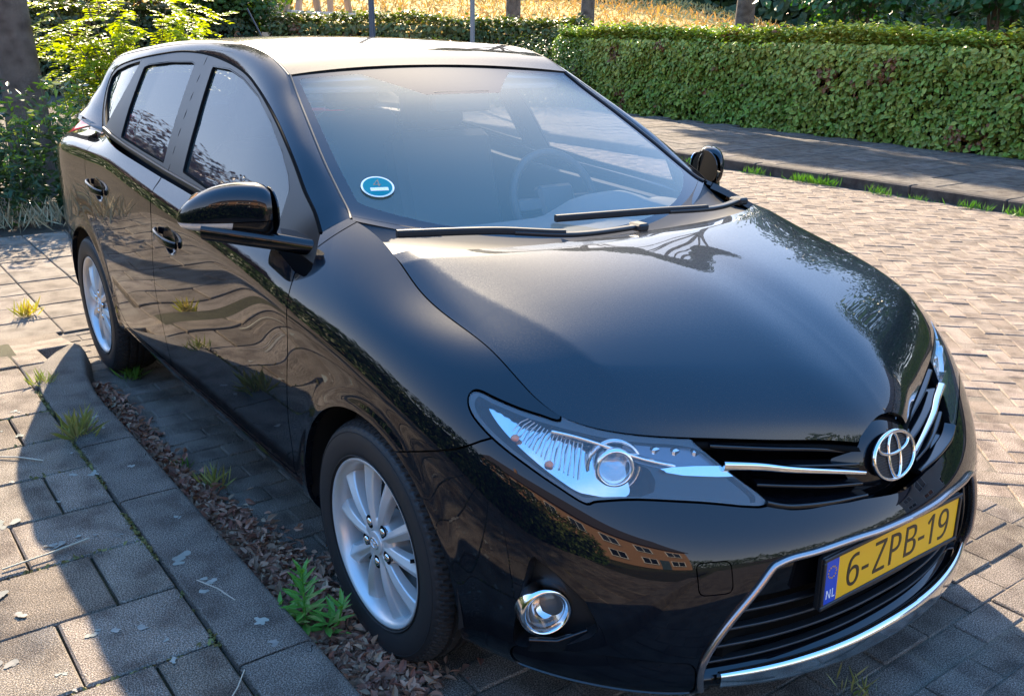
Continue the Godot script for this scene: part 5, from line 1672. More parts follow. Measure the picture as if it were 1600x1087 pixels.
	for i in 33:
		var z := lerpf(-0.51, 0.51, i / 32.0)
		var fx := 0.872 - 0.105 * pow(absf(z) / 0.51, 2.3)
		shelf.append(PackedVector3Array([Vector3(fx - 0.08, 0.262, z), Vector3(fx - 0.03, 0.252, z), Vector3(fx - 0.004, 0.236, z), Vector3(fx, 0.222, z), Vector3(fx - 0.02, 0.196, z), Vector3(fx - 0.08, 0.186, z)]))
	part("lower_lip", mesh_of([grid_patch(shelf)]), M.gloss, low)
	var strip := []
	for i in 13:
		var t := lerpf(-1.0, 1.0, i / 12.0)
		strip.append(Vector3(0.872 - 0.105 * pow(absf(t * 0.475) / 0.51, 2.3) + 0.013, 0.240 - 0.008 * (1 - t * t), t * 0.475))
	var sp := smooth3(strip, 5)
	var ss := PackedFloat32Array()
	for i in sp.size():
		ss.append(0.55 + 0.55 * pow(sin(PI * clampf(float(i) / (sp.size() - 1), 0.02, 0.98)), 0.4))
	part("chrome_strip", mesh_of([sweep(sp, rounded(0.026, 0.050, 0.012, 5), false, Vector3.UP, ss)]), M.chrome, low)
	# number plate
	var pl := Node3D.new()
	pl.name = "number_plate"
	car.add_child(pl, true)
	var pb := Basis(Vector3(0, 0, -1), Vector3(-sin(0.05), cos(0.05), 0), Vector3(cos(0.05), sin(0.05), 0))
	pl.transform = Transform3D(pb, Vector3(0.868, 0.4325, 0))
	part("plate_holder", mesh_of([moved(plate(rounded(0.536, 0.126, 0.008), 0.012, 0.003), Vector3(0, 0, -0.013))]), M.satin, pl)
	part("plate_face", mesh_of([moved(plate(rounded(0.514, 0.106, 0.006), 0.002), Vector3(0, 0, -0.001))]), M.yellow, pl)
	part("country_band", mesh_of([moved(plate(rounded(0.043, 0.104, 0.004), 0.0008), Vector3(-0.2345, 0, 0.001))]), M.blue, pl)
	var plate_frame := []
	for s in [-1.0, 1.0]:
		plate_frame.append(block(Vector3(0.536, 0.010, 0.008), 0.002, Vector3(0, 0.0575 * s, 0.001)))
		plate_frame.append(block(Vector3(0.010, 0.105, 0.008), 0.002, Vector3(0.263 * s, 0, 0.001)))
	part("plate_frame", mesh_of(plate_frame), M.satin, pl)
	var chars := [["6", -0.158], ["-", -0.112], ["Z", -0.058], ["P", 0.0], ["B", 0.062], ["-", 0.108], ["1", 0.148], ["9", 0.200]]
	for c in chars:
		var tm := text(c[0], 0.077, 0.001)
		part("plate_character", tm, M.letters, pl, Transform3D(Basis.from_scale(Vector3(0.92, 1.0, 1)), Vector3(c[1], 0.0, 0.0014)))
	part("country_letters", text("NL", 0.021, 0.0006), M.white, pl, Transform3D(Basis.from_scale(Vector3(0.95, 1, 1)), Vector3(-0.2345, -0.030, 0.0022)))
	for i in 12:
		var ang := TAU * i / 12
		var star := PackedVector2Array()
		for k in 10:
			var r := 0.0024 if k % 2 == 0 else 0.001
			star.append(Vector2(sin(TAU * k / 10) * r, cos(TAU * k / 10) * r))
		part("plate_star", mesh_of([plate(star, 0.0004)]), M.yellow, pl, Transform3D(Basis(), Vector3(-0.2345 + 0.0135 * sin(ang), 0.022 + 0.0135 * cos(ang), 0.0019)))

func renormal(q: Patch) -> Patch:
	var acc := PackedVector3Array()
	acc.resize(q.p.size())
	for k in range(0, q.t.size(), 3):
		var nn := (q.p[q.t[k + 1]] - q.p[q.t[k]]).cross(q.p[q.t[k + 2]] - q.p[q.t[k]])
		if nn.dot(q.n[q.t[k]]) < 0.0:
			nn = -nn
		for e in 3:
			acc[q.t[k + e]] += nn
	for i in acc.size():
		if acc[i].length_squared() > 0.0:
			q.n[i] = acc[i].normalized()
	return q

func level(q: Patch, y: float) -> PackedFloat32Array:
	var o := PackedFloat32Array()
	o.resize(q.p.size())
	for i in o.size():
		o[i] = q.p[i].y - y
	return o

# ------------------------------------------------------------------ lamps
func build_lamps() -> void:
	var lens: Patch = keep.lamp
	var back := offset(lens, -0.05)
	# zones of the lamp in (arc length, height)
	var s0 := s_at(1.84)
	var s1 := s_at(5.94)
	var f := PackedFloat32Array()
	f.resize(lens.p.size())
	var mask := outline([[1.5, 7.0], [3.9, 7.3], [3.62, 7.75], [3.12, 8.25], [3.05, 9.0], [3.3, 9.4], [2.9, 9.9], [2.3, 10.0], [1.5, 10.0]], 2)
	var mf := poly_field(lens.c, mask)
	var a := cut(lens, mf)
	var gloss_zone: Patch = offset(a[0], -0.016)
	var led_poly := outline([[2.0, 9.1], [2.9, 9.05], [3.3, 9.35], [3.2, 9.75], [2.9, 9.85], [2.2, 9.95]], 2)
	var led_zone: Patch = offset(cut(lens, poly_field(lens.c, led_poly))[0], -0.014)
	var bar_poly := outline([[1.9, 8.86], [2.7, 8.84], [2.95, 9.0], [2.5, 9.16], [1.9, 9.16]], 2)
	var bar_zone: Patch = offset(cut(lens, poly_field(lens.c, bar_poly))[0], -0.003)
	var rim_f := poly_field(lens.c, outline([[5.76, 9.02], [5.8, 8.95], [5.82, 8.8], [5.7, 8.62], [5.38, 8.46], [4.86, 8.24], [4.44, 7.95], [4.12, 7.66], [3.94, 7.74], [3.4, 7.98], [2.64, 8.04], [1.95, 7.95], [2.15, 8.96], [2.40, 9.75], [3.2, 9.8], [3.95, 9.72], [4.48, 9.5], [4.82, 9.33], [5.16, 9.2], [5.5, 9.08]], 3))
	var border: Patch = offset(cut(lens, rim_f)[1], -0.004)
	# bright inner shell from the tip to the projector, stepped in facets
	var shell_poly := outline([[5.62, 9.04], [5.5, 8.86], [5.2, 8.66], [4.8, 8.42], [4.4, 8.1], [4.15, 7.85], [3.95, 7.84], [3.6, 7.9], [3.4, 8.15], [3.35, 8.6], [3.3, 9.1], [3.2, 9.5], [3.6, 9.62], [4.1, 9.6], [4.48, 9.44], [4.82, 9.3], [5.2, 9.18]], 3)
	var shell: Patch = offset(cut(lens, poly_field(lens.c, shell_poly))[0], -0.034)
	for i in shell.p.size():
		var v := shell.c[i].x * 34.0 + shell.c[i].y * 12.0
		shell.p[i] -= shell.n[i] * (0.0022 * absf(fposmod(v, 1.0) - 0.5) + 0.002 * sin(shell.c[i].y * 60.0 + shell.c[i].x * 20.0))
	shell = renormal(shell)
	for mi in 2:
		var h := Node3D.new()
		h.name = "headlight" if mi == 0 else "headlight_001"
		car.add_child(h, true)
		var mz := Vector3(1, 1, 1 - 2 * mi)
		part("lamp_lens", mesh_of([lens], mi), M.lens, h)
		part("lamp_housing", mesh_of([offset(lens, -0.075), flange(offset(lens, -0.002), 0.075)], mi), M.black, h)
		part("lamp_border", mesh_of([border], mi), M.satin, h)
		part("lamp_mask", mesh_of([gloss_zone, flange(gloss_zone, 0.04)], mi), M.gloss, h)
		part("light_strip", mesh_of([led_zone], mi), mat(0.10, 0.13, 0.17, 0.25, 0.4), h)
		part("chrome_bar", mesh_of([bar_zone, flange(bar_zone, 0.01)], mi), M.chrome, h)
		for k in 3:
			var q := body_at(lerpf(2.9, 2.42, k / 2.0), 9.5)
			part("led_cell", mesh_of([block(Vector3(0.022, 0.017, 0.022), 0.005, q + Vector3(-0.02, -0.004, -0.012))], mi), M.reflector, h)
		part("lamp_reflector", mesh_of([shell, flange(shell, 0.02)], mi), M.reflector, h)
		var rib := []
		for k in 16:
			var ff := k / 15.0
			var lo := body_at(lerpf(5.05, 4.1, ff), lerpf(8.66, 8.02, ff))
			var hi := body_at(lerpf(4.75, 3.85, ff), lerpf(9.2, 9.25, ff))
			rib.append(tube(PackedVector3Array([lo + Vector3(-0.024, 0, -0.017), lo.lerp(hi, 0.5) + Vector3(-0.027, 0.004, -0.019), hi + Vector3(-0.024, 0, -0.017)]), 0.0014, 5))
		part("reflector_rib", mesh_of(rib, mi), M.lens_rib, h)
		for e in [[5.02, 8.52], [4.50, 8.22]]:
			var amb := body_at(e[0], e[1]) + Vector3(-0.022, 0.0, -0.016)
			var bulb := SphereMesh.new()
			bulb.radius = 0.009; bulb.height = 0.014; bulb.radial_segments = 16; bulb.rings = 8
			part("indicator_bulb", bulb, M.amber, h, Transform3D(Basis(), amb * mz))
		# projector
		var pc := (body_at(3.50, 8.66) + Vector3(-0.030, 0.0, -0.014))
		var pd := Vector3(0.86, 0.12, 0.48).normalized()
		var pbas := Basis(Quaternion(Vector3.UP, pd))
		var ring := lathe(PackedVector2Array([Vector2(0.030, -0.03), Vector2(0.031, 0.0), Vector2(0.033, 0.010), Vector2(0.038, 0.012), Vector2(0.043, 0.005), Vector2(0.045, -0.03)]), 40)
		part("projector_ring", mesh_of([moved(ring, pc, pbas)], mi), M.chrome, h)
		var eye := lathe(PackedVector2Array([Vector2(0.030, 0.0), Vector2(0.028, 0.008), Vector2(0.022, 0.0145), Vector2(0.013, 0.019), Vector2(0.0005, 0.0205)]), 32)
		part("projector_lens", mesh_of([moved(eye, pc + pd * -0.002, pbas)], mi), M.eye, h)
		var ring2 := lathe(PackedVector2Array([Vector2(0.048, -0.02), Vector2(0.051, 0.0), Vector2(0.058, 0.002), Vector2(0.062, -0.02)]), 40)
		part("projector_bezel", mesh_of([moved(ring2, pc + pd * -0.004, pbas)], mi), M.reflector, h)
		# brow between strip and projector
		var brow := []
		for e in [[4.3, 9.35], [3.9, 9.5], [3.5, 9.45], [3.1, 9.2], [2.75, 9.05]]:
			brow.append(body_at(e[0], e[1]) + Vector3(-0.012, 0, -0.006))
		part("lamp_brow", mesh_of([sweep(smooth3(brow, 5), rounded(0.016, 0.008, 0.003), false, Vector3.UP)], mi), M.chrome, h)
	# fog lamps in their pockets
	var fog: Patch = keep.fog
	var pocket := offset(fog, -0.045)
	for mi in 2:
		var h := Node3D.new()
		h.name = "fog_light" if mi == 0 else "fog_light_001"
		car.add_child(h, true)
		part("fog_pocket", mesh_of([pocket, flange(fog, 0.047)], mi), M.satin, h)
		var fc := body_at(4.93, 3.55) + Vector3(-0.02, 0, -0.016)
		var fd := Vector3(0.92, 0.05, 0.38).normalized()
		var fb := Basis(Quaternion(Vector3.UP, fd))
		var rg := lathe(PackedVector2Array([Vector2(0.040, -0.02), Vector2(0.041, 0.002), Vector2(0.0445, 0.016), Vector2(0.051, 0.02), Vector2(0.057, 0.012), Vector2(0.060, -0.02)]), 44)
		part("fog_ring", mesh_of([moved(rg, fc, fb)], mi), M.chrome, h)
		var bowl := lathe(PackedVector2Array([Vector2(0.0005, -0.03), Vector2(0.02, -0.026), Vector2(0.034, -0.012), Vector2(0.041, 0.004)]), 32)
		part("fog_reflector", mesh_of([moved(bowl, fc, fb)], mi), M.reflector, h)
		var gl := lathe(PackedVector2Array([Vector2(0.0005, 0.012), Vector2(0.02, 0.011), Vector2(0.034, 0.007), Vector2(0.041, 0.002)]), 32)
		part("fog_glass", mesh_of([moved(gl, fc, fb)], mi), M.lens, h)
		var fin := sweep(PackedVector3Array([fc + Vector3(0.012, -0.058, 0.05), fc + Vector3(0.045, -0.062, 0.0), fc + Vector3(0.07, -0.045, -0.06)]), rounded(0.012, 0.03, 0.004), false, Vector3.UP)
		part("fog_fin", mesh_of([fin], mi), M.gloss, h)

func build_mirrors() -> void:
	# housing: closed shell from elliptical slices between the inner end and the tip
	var q := Patch.new()
	var n := 26
	var m := 36
	var rows := []
	for i in n + 1:
		var t := float(i) / n           # 0 inner end, 1 outer tip
		var ctr := Vector3(-0.548, 1.054, 0.838).lerp(Vector3(-0.715, 1.022, 1.035), t)
		ctr.y += 0.018 * sin(PI * t)
		var k := pow(maxf(0.0, 1.0 - pow(maxf(t, 0.0), 3.2)), 0.5)
		var kk := pow(clampf(t / 0.10, 0.0, 1.0), 0.5) if t < 0.10 else 1.0
		var hh := (0.071 - 0.012 * t) * maxf(k, 0.02) * lerpf(0.80, 1.0, kk)
		var dd := (0.080 - 0.015 * t) * maxf(k, 0.02) * lerpf(0.80, 1.0, kk)
		var line := PackedVector3Array()
		for j in m + 1:
			var a := TAU * j / m
			var ca := cos(a)
			var sa := sin(a)
			# squarish section, flat at the back where the glass sits
			var r := pow(pow(absf(ca), 2.6) + pow(absf(sa), 2.6), -1.0 / 2.6)
			var fx := ca * r * dd * (1.0 if ca > 0 else 0.55)
			line.append(ctr + Vector3(fx * 0.86, sa * r * hh, fx * 0.25))
		rows.append(line)
	var shell := grid_patch(rows, 1.0)
	# split: painted cap above, black base below, clear turn signal at the tip
	for i in shell.n.size():
		var c := Vector3(-0.632, 1.045, 0.936)
		if shell.n[i].dot(shell.p[i] - c) < 0.0:
			shell.n[i] = -shell.n[i]
	var lf := PackedFloat32Array()
	lf.resize(shell.p.size())
	for i in lf.size():
		var v := shell.p[i]
		var t := (v.z - 0.838) / 0.197
		lf[i] = v.y - (1.040 - 0.022 * t)
	var cap: Patch = cut(shell, shifted(lf, -0.0012))[1]
	var base: Patch = cut(shell, shifted(lf, 0.0012))[0]
	var sf := PackedFloat32Array()
	sf.resize(base.p.size())
	for i in sf.size():
		var v := base.p[i]
		var t := (v.z - 0.838) / 0.197
		sf[i] = maxf(0.50 - t, (0.970 + 0.030 * t) - v.y) if v.x > -0.80 else 1.0
	var sig: Patch = cut(base, sf)[0]
	base = cut(base, sf)[1]
	var endcap := plate(ngon(0.06, 0.062, 24), 0.004)
	moved(endcap, Vector3(-0.552, 1.054, 0.838), Basis(Vector3.UP, PI) )
	# stalk and foot
	var stalk := sweep(smooth3([Vector3(-0.665, 0.999, 0.965), Vector3(-0.60, 0.990, 0.90), Vector3(-0.545, 0.980, 0.835), Vector3(-0.50, 0.966, 0.765), Vector3(-0.46, 0.955, 0.70)], 6), rounded(0.105, 0.046, 0.02), false, Vector3.UP)
	for mi in 2:
		var h := Node3D.new()
		h.name = "side_mirror" if mi == 0 else "side_mirror_001"
		car.add_child(h, true)
		part("mirror_cap", mesh_of([cap], mi), M.paint, h)
		part("mirror_base", mesh_of([base, endcap, stalk], mi), M.gloss, h)
		part("mirror_signal", mesh_of([sig], mi), M.signal, h)
		var mg := plate(rounded(0.15, 0.10, 0.03), 0.003)
		moved(mg, Vector3(-0.665, 1.045, 0.935), Basis(Vector3.UP, -PI / 2 - 0.25))
		part("mirror_glass", mesh_of([mg], mi), M.chrome, h)

# ------------------------------------------------------------------ wheels
func build_wheels() -> void:
	var R := 0.316
	# tyre profile: (radius, sideways), outer side first
	var prof := [[0.214, 0.086], [0.2235, 0.096], [0.240, 0.101], [0.262, 0.103], [0.280, 0.101], [0.293, 0.096], [0.301, 0.0885], [0.3065, 0.080], [0.311, 0.069], [0.3135, 0.055], [0.306, 0.052], [0.306, 0.044], [0.3145, 0.041], [0.3155, 0.020], [0.307, 0.017], [0.307, 0.009], [0.316, 0.006], [0.316, -0.006], [0.307, -0.009], [0.307, -0.017], [0.3155, -0.020], [0.3145, -0.041], [0.306, -0.044], [0.306, -0.052], [0.3135, -0.055], [0.311, -0.069], [0.3065, -0.080], [0.293, -0.096], [0.262, -0.103], [0.212, -0.088]]
	var na := 360
	var tyre := Patch.new()
	var rows := []
	for i in na + 1:
		var line := PackedVector3Array()
		var a := TAU * i / na
		for j in prof.size():
			var r: float = prof[j][0]
			var z: float = prof[j][1]
			if r > 0.3005:
				var off := int(round(absf(z) * 180.0))
				var k := (i + off + (2 if z < 0 else 0)) % 5
				if absf(z) > 0.05 and k == 0: r -= 0.0065
				elif absf(z) < 0.045 and absf(z) > 0.018 and (i * 2 + off) % 9 < 1: r -= 0.004
			line.append(Vector3(cos(a) * r, sin(a) * r, z))
		rows.append(line)
	tyre = grid_patch(rows, 1.0)
	for i in tyre.n.size():
		var q := tyre.p[i]
		if tyre.n[i].dot(Vector3(q.x, q.y, 0).normalized() * maxf(0.0, q.length() - 0.27) * 30.0 + Vector3(0, 0, q.z * 10.0)) < 0.0:
			tyre.n[i] = -tyre.n[i]
	var split := PackedFloat32Array()
	split.resize(tyre.p.size())
	for i in split.size():
		split[i] = Vector2(tyre.p[i].x, tyre.p[i].y).length() - 0.2985
	var st := cut(tyre, split)
	var side_mesh := mesh_of([st[0]])
	var tread_mesh := mesh_of([facet(st[1])])
	# raised rings on the sidewall
	var ring_path := func(r: float, z: float) -> PackedVector3Array:
		var o := PackedVector3Array()
		for i in 72:
			o.append(Vector3(cos(TAU * i / 72) * r, sin(TAU * i / 72) * r, z))
		return o
	var rings := mesh_of([tube(ring_path.call(0.226, 0.0985), 0.0022, 6, true), tube(ring_path.call(0.286, 0.0985), 0.0018, 6, true)])
	# rim
	var lip := lathe(PackedVector2Array([Vector2(0.202, -0.09), Vector2(0.194, -0.02), Vector2(0.192, 0.03), Vector2(0.198, 0.066), Vector2(0.2035, 0.083), Vector2(0.209, 0.0925), Vector2(0.2155, 0.097), Vector2(0.2195, 0.0955), Vector2(0.2205, 0.090), Vector2(0.217, 0.083)]), 96)
	moved(lip, Vector3.ZERO, Basis(Vector3.RIGHT, PI / 2))
	var lip_mesh := mesh_of([lip])
	# ten spokes that widen towards the rim, each with a ridge along its face
	var spokes := []
	for k in 10:
		var sgn := -1.0 if k % 2 == 0 else 1.0
		var base := TAU * (k / 2) / 5.0 + 0.30
		var path := PackedVector3Array()
		var sc := PackedFloat32Array()
		for i in 9:
			var t := i / 8.0
			var r := lerpf(0.030, 0.199, t)
			var ang := base + sgn * lerpf(0.27, 0.295, t)
			path.append(Vector3(cos(ang) * r, sin(ang) * r, 0.081 + 0.006 * sin(PI * t) - 0.010 * t * t))
			sc.append(lerpf(0.62, 1.30, t) + 0.35 * pow(maxf(0.0, t - 0.75) / 0.25, 2.0))
		spokes.append(path)
		spokes.append(sc)
	var hub := lathe(PackedVector2Array([Vector2(0.074, 0.02), Vector2(0.072, 0.066), Vector2(0.066, 0.080), Vector2(0.052, 0.0835), Vector2(0.034, 0.084), Vector2(0.032, 0.080), Vector2(0.0005, 0.080)]), 60)
	moved(hub, Vector3.ZERO, Basis(Vector3.RIGHT, PI / 2))
	var spoke_profile := PackedVector2Array([Vector2(-0.0185, -0.026), Vector2(-0.0165, -0.006), Vector2(-0.0145, -0.003), Vector2(-0.002, 0.0045), Vector2(0.002, 0.0045), Vector2(0.0145, -0.003), Vector2(0.0165, -0.006), Vector2(0.0185, -0.026)])
	var cap := lathe(PackedVector2Array([Vector2(0.031, -0.004), Vector2(0.031, 0.003), Vector2(0.028, 0.0055), Vector2(0.0005, 0.007)]), 40)
	moved(cap, Vector3(0, 0, 0.0835), Basis(Vector3.RIGHT, PI / 2))
	var disc := lathe(PackedVector2Array([Vector2(0.0005, 0.03), Vector2(0.07, 0.03), Vector2(0.075, 0.012), Vector2(0.137, 0.012), Vector2(0.138, -0.008), Vector2(0.07, -0.008)]), 60)
	moved(disc, Vector3.ZERO, Basis(Vector3.RIGHT, PI / 2))
	var back := lathe(PackedVector2Array([Vector2(0.0005, -0.07), Vector2(0.197, -0.07)]), 40)
	moved(back, Vector3.ZERO, Basis(Vector3.RIGHT, PI / 2))
	var caliper := block(Vector3(0.06, 0.14, 0.05), 0.015, Vector3(-0.125, 0.02, 0.015))
	var wells := []
	for w in [[0.0, 1], [-2.6, 1], [0.0, -1], [-2.6, -1]]:
		var wh := Node3D.new()
		wh.name = "wheel" if wells.is_empty() else "wheel_%03d" % wells.size()
		wells.append(w)
		car.add_child(wh, true)
		wh.transform = Transform3D(Basis(Vector3.UP, (PI if w[1] < 0 else 0.0)) * Basis(Vector3.BACK, [0.0, 0.5, 0.9, 1.3][wells.size() - 1]), Vector3(w[0], R, w[1] * 0.7675))
		var ty := part("tyre", side_mesh, M.sidewall, wh)
		part("tread", tread_mesh, M.tread, wh)
		part("sidewall_ring", rings, M.rubber, wh)
		part("rim", lip_mesh, M.alloy, wh)
		for k in 10:
			part("spoke", spoke_mesh(spokes[2 * k], spokes[2 * k + 1], spoke_profile), M.alloy, wh)
		part("hub", mesh_of([hub]), M.alloy, wh)
		var hc := part("hub_cap", mesh_of([cap]), M.alloy, wh)
		for l in [[0.019, 0.0135, 0.0], [0.0055, 0.0125, 0.0], [0.014, 0.006, 0.0068]]:
			var o := PackedVector3Array()
			for i in 40:
				o.append(Vector3(cos(TAU * i / 40) * l[0], l[2] + sin(TAU * i / 40) * l[1], 0.0905))
			part("cap_emblem", mesh_of([tube(o, 0.0013, 6, true)]), M.chrome, hc)
		for k in 5:
			var a := TAU * k / 5.0 + 0.30 + TAU / 10.0
			var nut := lathe(PackedVector2Array([Vector2(0.015, 0.0), Vector2(0.014, 0.0015), Vector2(0.011, 0.002), Vector2(0.0105, 0.008), Vector2(0.0085, 0.013), Vector2(0.0005, 0.0135)]), 12)
			part("wheel_nut", mesh_of([moved(nut, Vector3(cos(a) * 0.055, sin(a) * 0.055, 0.076), Basis(Vector3.RIGHT, PI / 2))]), M.chrome, wh)
			var pit := lathe(PackedVector2Array([Vector2(0.0175, 0.0), Vector2(0.0175, 0.0012), Vector2(0.0005, 0.0012)]), 20)
			part("nut_recess", mesh_of([moved(pit, Vector3(cos(a) * 0.055, sin(a) * 0.055, 0.0828), Basis(Vector3.RIGHT, PI / 2))]), M.black, wh)
		part("valve", mesh_of([tube(PackedVector3Array([Vector3(0.185, 0.03, 0.05), Vector3(0.162, 0.026, 0.082)]), 0.005, 8)]), M.black, wh)
		part("brake_disc", mesh_of([disc]), M.disc, wh)
		part("brake_caliper", mesh_of([caliper]), M.plastic, wh)
		part("wheel_back", mesh_of([back]), M.black, wh)
		# liner of the arch
		var arc := []
		for i in 41:
			var a := lerpf(-0.10, PI + 0.10, i / 40.0)
			var line := PackedVector3Array()
			for z in [0.852, 0.80, 0.62, 0.46, 0.44]:
				var r := 0.372 if z > 0.45 else 0.05
				line.append(Vector3(w[0] + cos(a) * r, 0.31 + sin(a) * r, z * w[1]))
			arc.append(line)
		part("arch_liner", mesh_of([grid_patch(arc)]), M.plastic, car)

var spoke_cache := {}
func spoke_mesh(path: PackedVector3Array, sc: PackedFloat32Array, prof: PackedVector2Array) -> Mesh:
	var key := str(path[3])
	if not spoke_cache.has(key):
		spoke_cache[key] = mesh_of([sweep(path, prof, false, Vector3(0, 0, 1), sc, true)])
	return spoke_cache[key]

# ------------------------------------------------------------------ floor, seats, dashboard
func build_inside() -> void:
	var tub := []
	tub.append(block(Vector3(1.84, 0.08, 1.5), 0.01, Vector3(-1.3, 0.24, 0)))
	tub.append(block(Vector3(0.62, 0.3, 0.8), 0.01, Vector3(0.2, 0.36, 0)))
	tub.append(block(Vector3(0.6, 0.3, 0.8), 0.01, Vector3(-2.65, 0.4, 0)))
	tub.append(block(Vector3(0.3, 0.25, 1.3), 0.01, Vector3(-3.05, 0.42, 0)))
	tub.append(block(Vector3(0.05, 0.7, 1.44), 0.01, Vector3(-0.2, 0.58, 0)))
	part("underbody", mesh_of(tub), M.black, car)
	var cabin_floor := part("cabin_floor", mesh_of([block(Vector3(2.4, 0.04, 1.45), 0.01, Vector3(-1.5, 0.34, 0))]), M.cloth, car)
	# door cards and headliner keep the cabin dark
	var card := plate(PackedVector2Array([Vector2(-2.9, 0.35), Vector2(-0.25, 0.35), Vector2(-0.35, 0.90), Vector2(-0.7, 0.945), Vector2(-1.6, 0.99), Vector2(-2.3, 1.05), Vector2(-2.9, 1.06)]), 0.04)
	moved(card, Vector3(0, 0, 0.70))
	for mi in 2:
		part("door_card", mesh_of([card], mi), M.cloth, car)
	var lin := []
	var DD := even(smooth3(v3(DITCH), 6), 20)
	for q in DD:
		var line := PackedVector3Array()
		for j in 9:
			var u := j / 8.0
			line.append(Vector3(q.x + 0.005, q.y - 0.028 + 0.012 * (1 - u * u), q.z * u * 1.06))
		lin.append(line)
	part("headliner", mesh_of([grid_patch(lin)], 2), mat(0.12, 0.12, 0.12, 0.9), car)
	# dashboard
	var dash := []
	for i in 25:
		var z := lerpf(-0.70, 0.70, i / 24.0)
		var hump := 0.055 * exp(-pow((z + 0.36) / 0.20, 4.0))
		var front := -0.30 - 0.10 * pow(absf(z) / 0.7, 2.0)
		dash.append(PackedVector3Array([Vector3(front + 0.14, 0.935, z), Vector3(front, 0.948, z), Vector3(front - 0.14, 0.955 + hump * 0.5, z), Vector3(front - 0.26, 0.945 + hump, z), Vector3(front - 0.33, 0.90 + hump * 0.7, z), Vector3(front - 0.35, 0.80, z), Vector3(front - 0.28, 0.62, z), Vector3(front - 0.1, 0.45, z)]))
	part("dashboard", mesh_of([smooth_grid(dash)]), M.dash, car)
	var sw := PackedVector3Array()
	for i in 40:
		sw.append(Vector3(0, cos(TAU * i / 40) * 0.185, sin(TAU * i / 40) * 0.185))
	var wheel_q := tube(sw, 0.015, 10, true)
	var spoke := block(Vector3(0.03, 0.05, 0.36), 0.012)
	var hubq := block(Vector3(0.05, 0.13, 0.16), 0.03)
	var wb := Transform3D(Basis(Vector3.BACK, 0.42), Vector3(-0.82, 0.93, -0.36))
	var swn := part("steering_wheel", mesh_of([wheel_q]), M.plastic, car, wb)
	part("steering_hub", mesh_of([hubq, spoke]), M.satin, swn)
	for z in [-0.36, 0.36]:
		seat(Vector3(-1.25, 0.36, z), 0.48)
	for z in [-0.42, 0.0, 0.42]:
		seat(Vector3(-2.1, 0.38, z), 0.42)
	var rm := part("inside_mirror", mesh_of([block(Vector3(0.03, 0.065, 0.23), 0.012, Vector3(-0.90, 1.285, 0.0))]), M.satin, car)
	for z in [-0.34, 0.34]:
		part("sun_visor", mesh_of([block(Vector3(0.15, 0.02, 0.36), 0.008, Vector3(-1.10, 1.345, z), Basis(Vector3.BACK, -0.35))]), mat(0.2, 0.2, 0.19, 0.9), car)

func seat(at: Vector3, w: float) -> void:
	var s := Node3D.new()
	s.name = "seat"
	car.add_child(s, true)
	var k := 0
	for c in car.get_children():
		if str(c.name).begins_with("seat"):
			k += 1
	s.name = "seat" if k <= 1 else "seat_%03d" % (k - 1)
	part("cushion", mesh_of([block(Vector3(0.50, 0.16, w), 0.05, at + Vector3(0.05, 0.12, 0), Basis(Vector3.BACK, 0.12))]), M.cloth, s)
	part("backrest", mesh_of([block(Vector3(0.14, 0.62, w), 0.05, at + Vector3(-0.29, 0.45, 0), Basis(Vector3.BACK, 0.30))]), M.cloth, s)
	part("headrest", mesh_of([block(Vector3(0.11, 0.17, 0.27), 0.045, at + Vector3(-0.415, 0.845, 0), Basis(Vector3.BACK, 0.2))]), M.cloth, s)

func smooth_grid(rows: Array) -> Patch:
	# Catmull-Rom across and along
	var out := []
	for r in rows:
		out.append(smooth3(Array(r), 4))
	return grid_patch(out, 1.0)
# ------------------------------------------------------------------ mesh kernel
class Patch:
	var p := PackedVector3Array()
	var n := PackedVector3Array()
	var c := PackedVector2Array()
	var t := PackedInt32Array()

func bw(f: float) -> PackedFloat32Array:
	var g := 1.0 - f
	return PackedFloat32Array([g * g * g / 6.0, (3.0 * f * f * f - 6.0 * f * f + 4.0) / 6.0, (-3.0 * f * f * f + 3.0 * f * f + 3.0 * f + 1.0) / 6.0, f * f * f / 6.0])

func bspline_point(ctrl: Array, u: float, v: float) -> Vector3:
	var nu := ctrl.size() - 2
	var nv: int = ctrl[0].size() - 2
	var i := clampi(int(floor(u)), 0, nu - 2)
	var j := clampi(int(floor(v)), 0, nv - 2)
	var a := bw(u - i)
	var b := bw(v - j)
	var r := Vector3.ZERO
	for k in 4:
		var row: PackedVector3Array = ctrl[i + k]
		r += a[k] * (b[0] * row[j] + b[1] * row[j + 1] + b[2] * row[j + 2] + b[3] * row[j + 3])
	return r

func bspline_rows(ctrl: Array, us: PackedFloat32Array, vs: PackedFloat32Array) -> Array:
	var nu := ctrl.size() - 2
	var nv: int = ctrl[0].size() - 2
	var rows := []
	for u in us:
		var i := clampi(int(floor(u)), 0, nu - 2)
		var a := bw(u - i)
		var line := PackedVector3Array()
		line.resize(nv + 2)
		var r0: PackedVector3Array = ctrl[i]
		var r1: PackedVector3Array = ctrl[i + 1]
		var r2: PackedVector3Array = ctrl[i + 2]
		var r3: PackedVector3Array = ctrl[i + 3]
		for k in nv + 2:
			line[k] = a[0] * r0[k] + a[1] * r1[k] + a[2] * r2[k] + a[3] * r3[k]
		var out := PackedVector3Array()
		out.resize(vs.size())
		for m in vs.size():
			var j := clampi(int(floor(vs[m])), 0, nv - 2)
			var b := bw(vs[m] - j)
			out[m] = b[0] * line[j] + b[1] * line[j + 1] + b[2] * line[j + 2] + b[3] * line[j + 3]
		rows.append(out)
	return rows

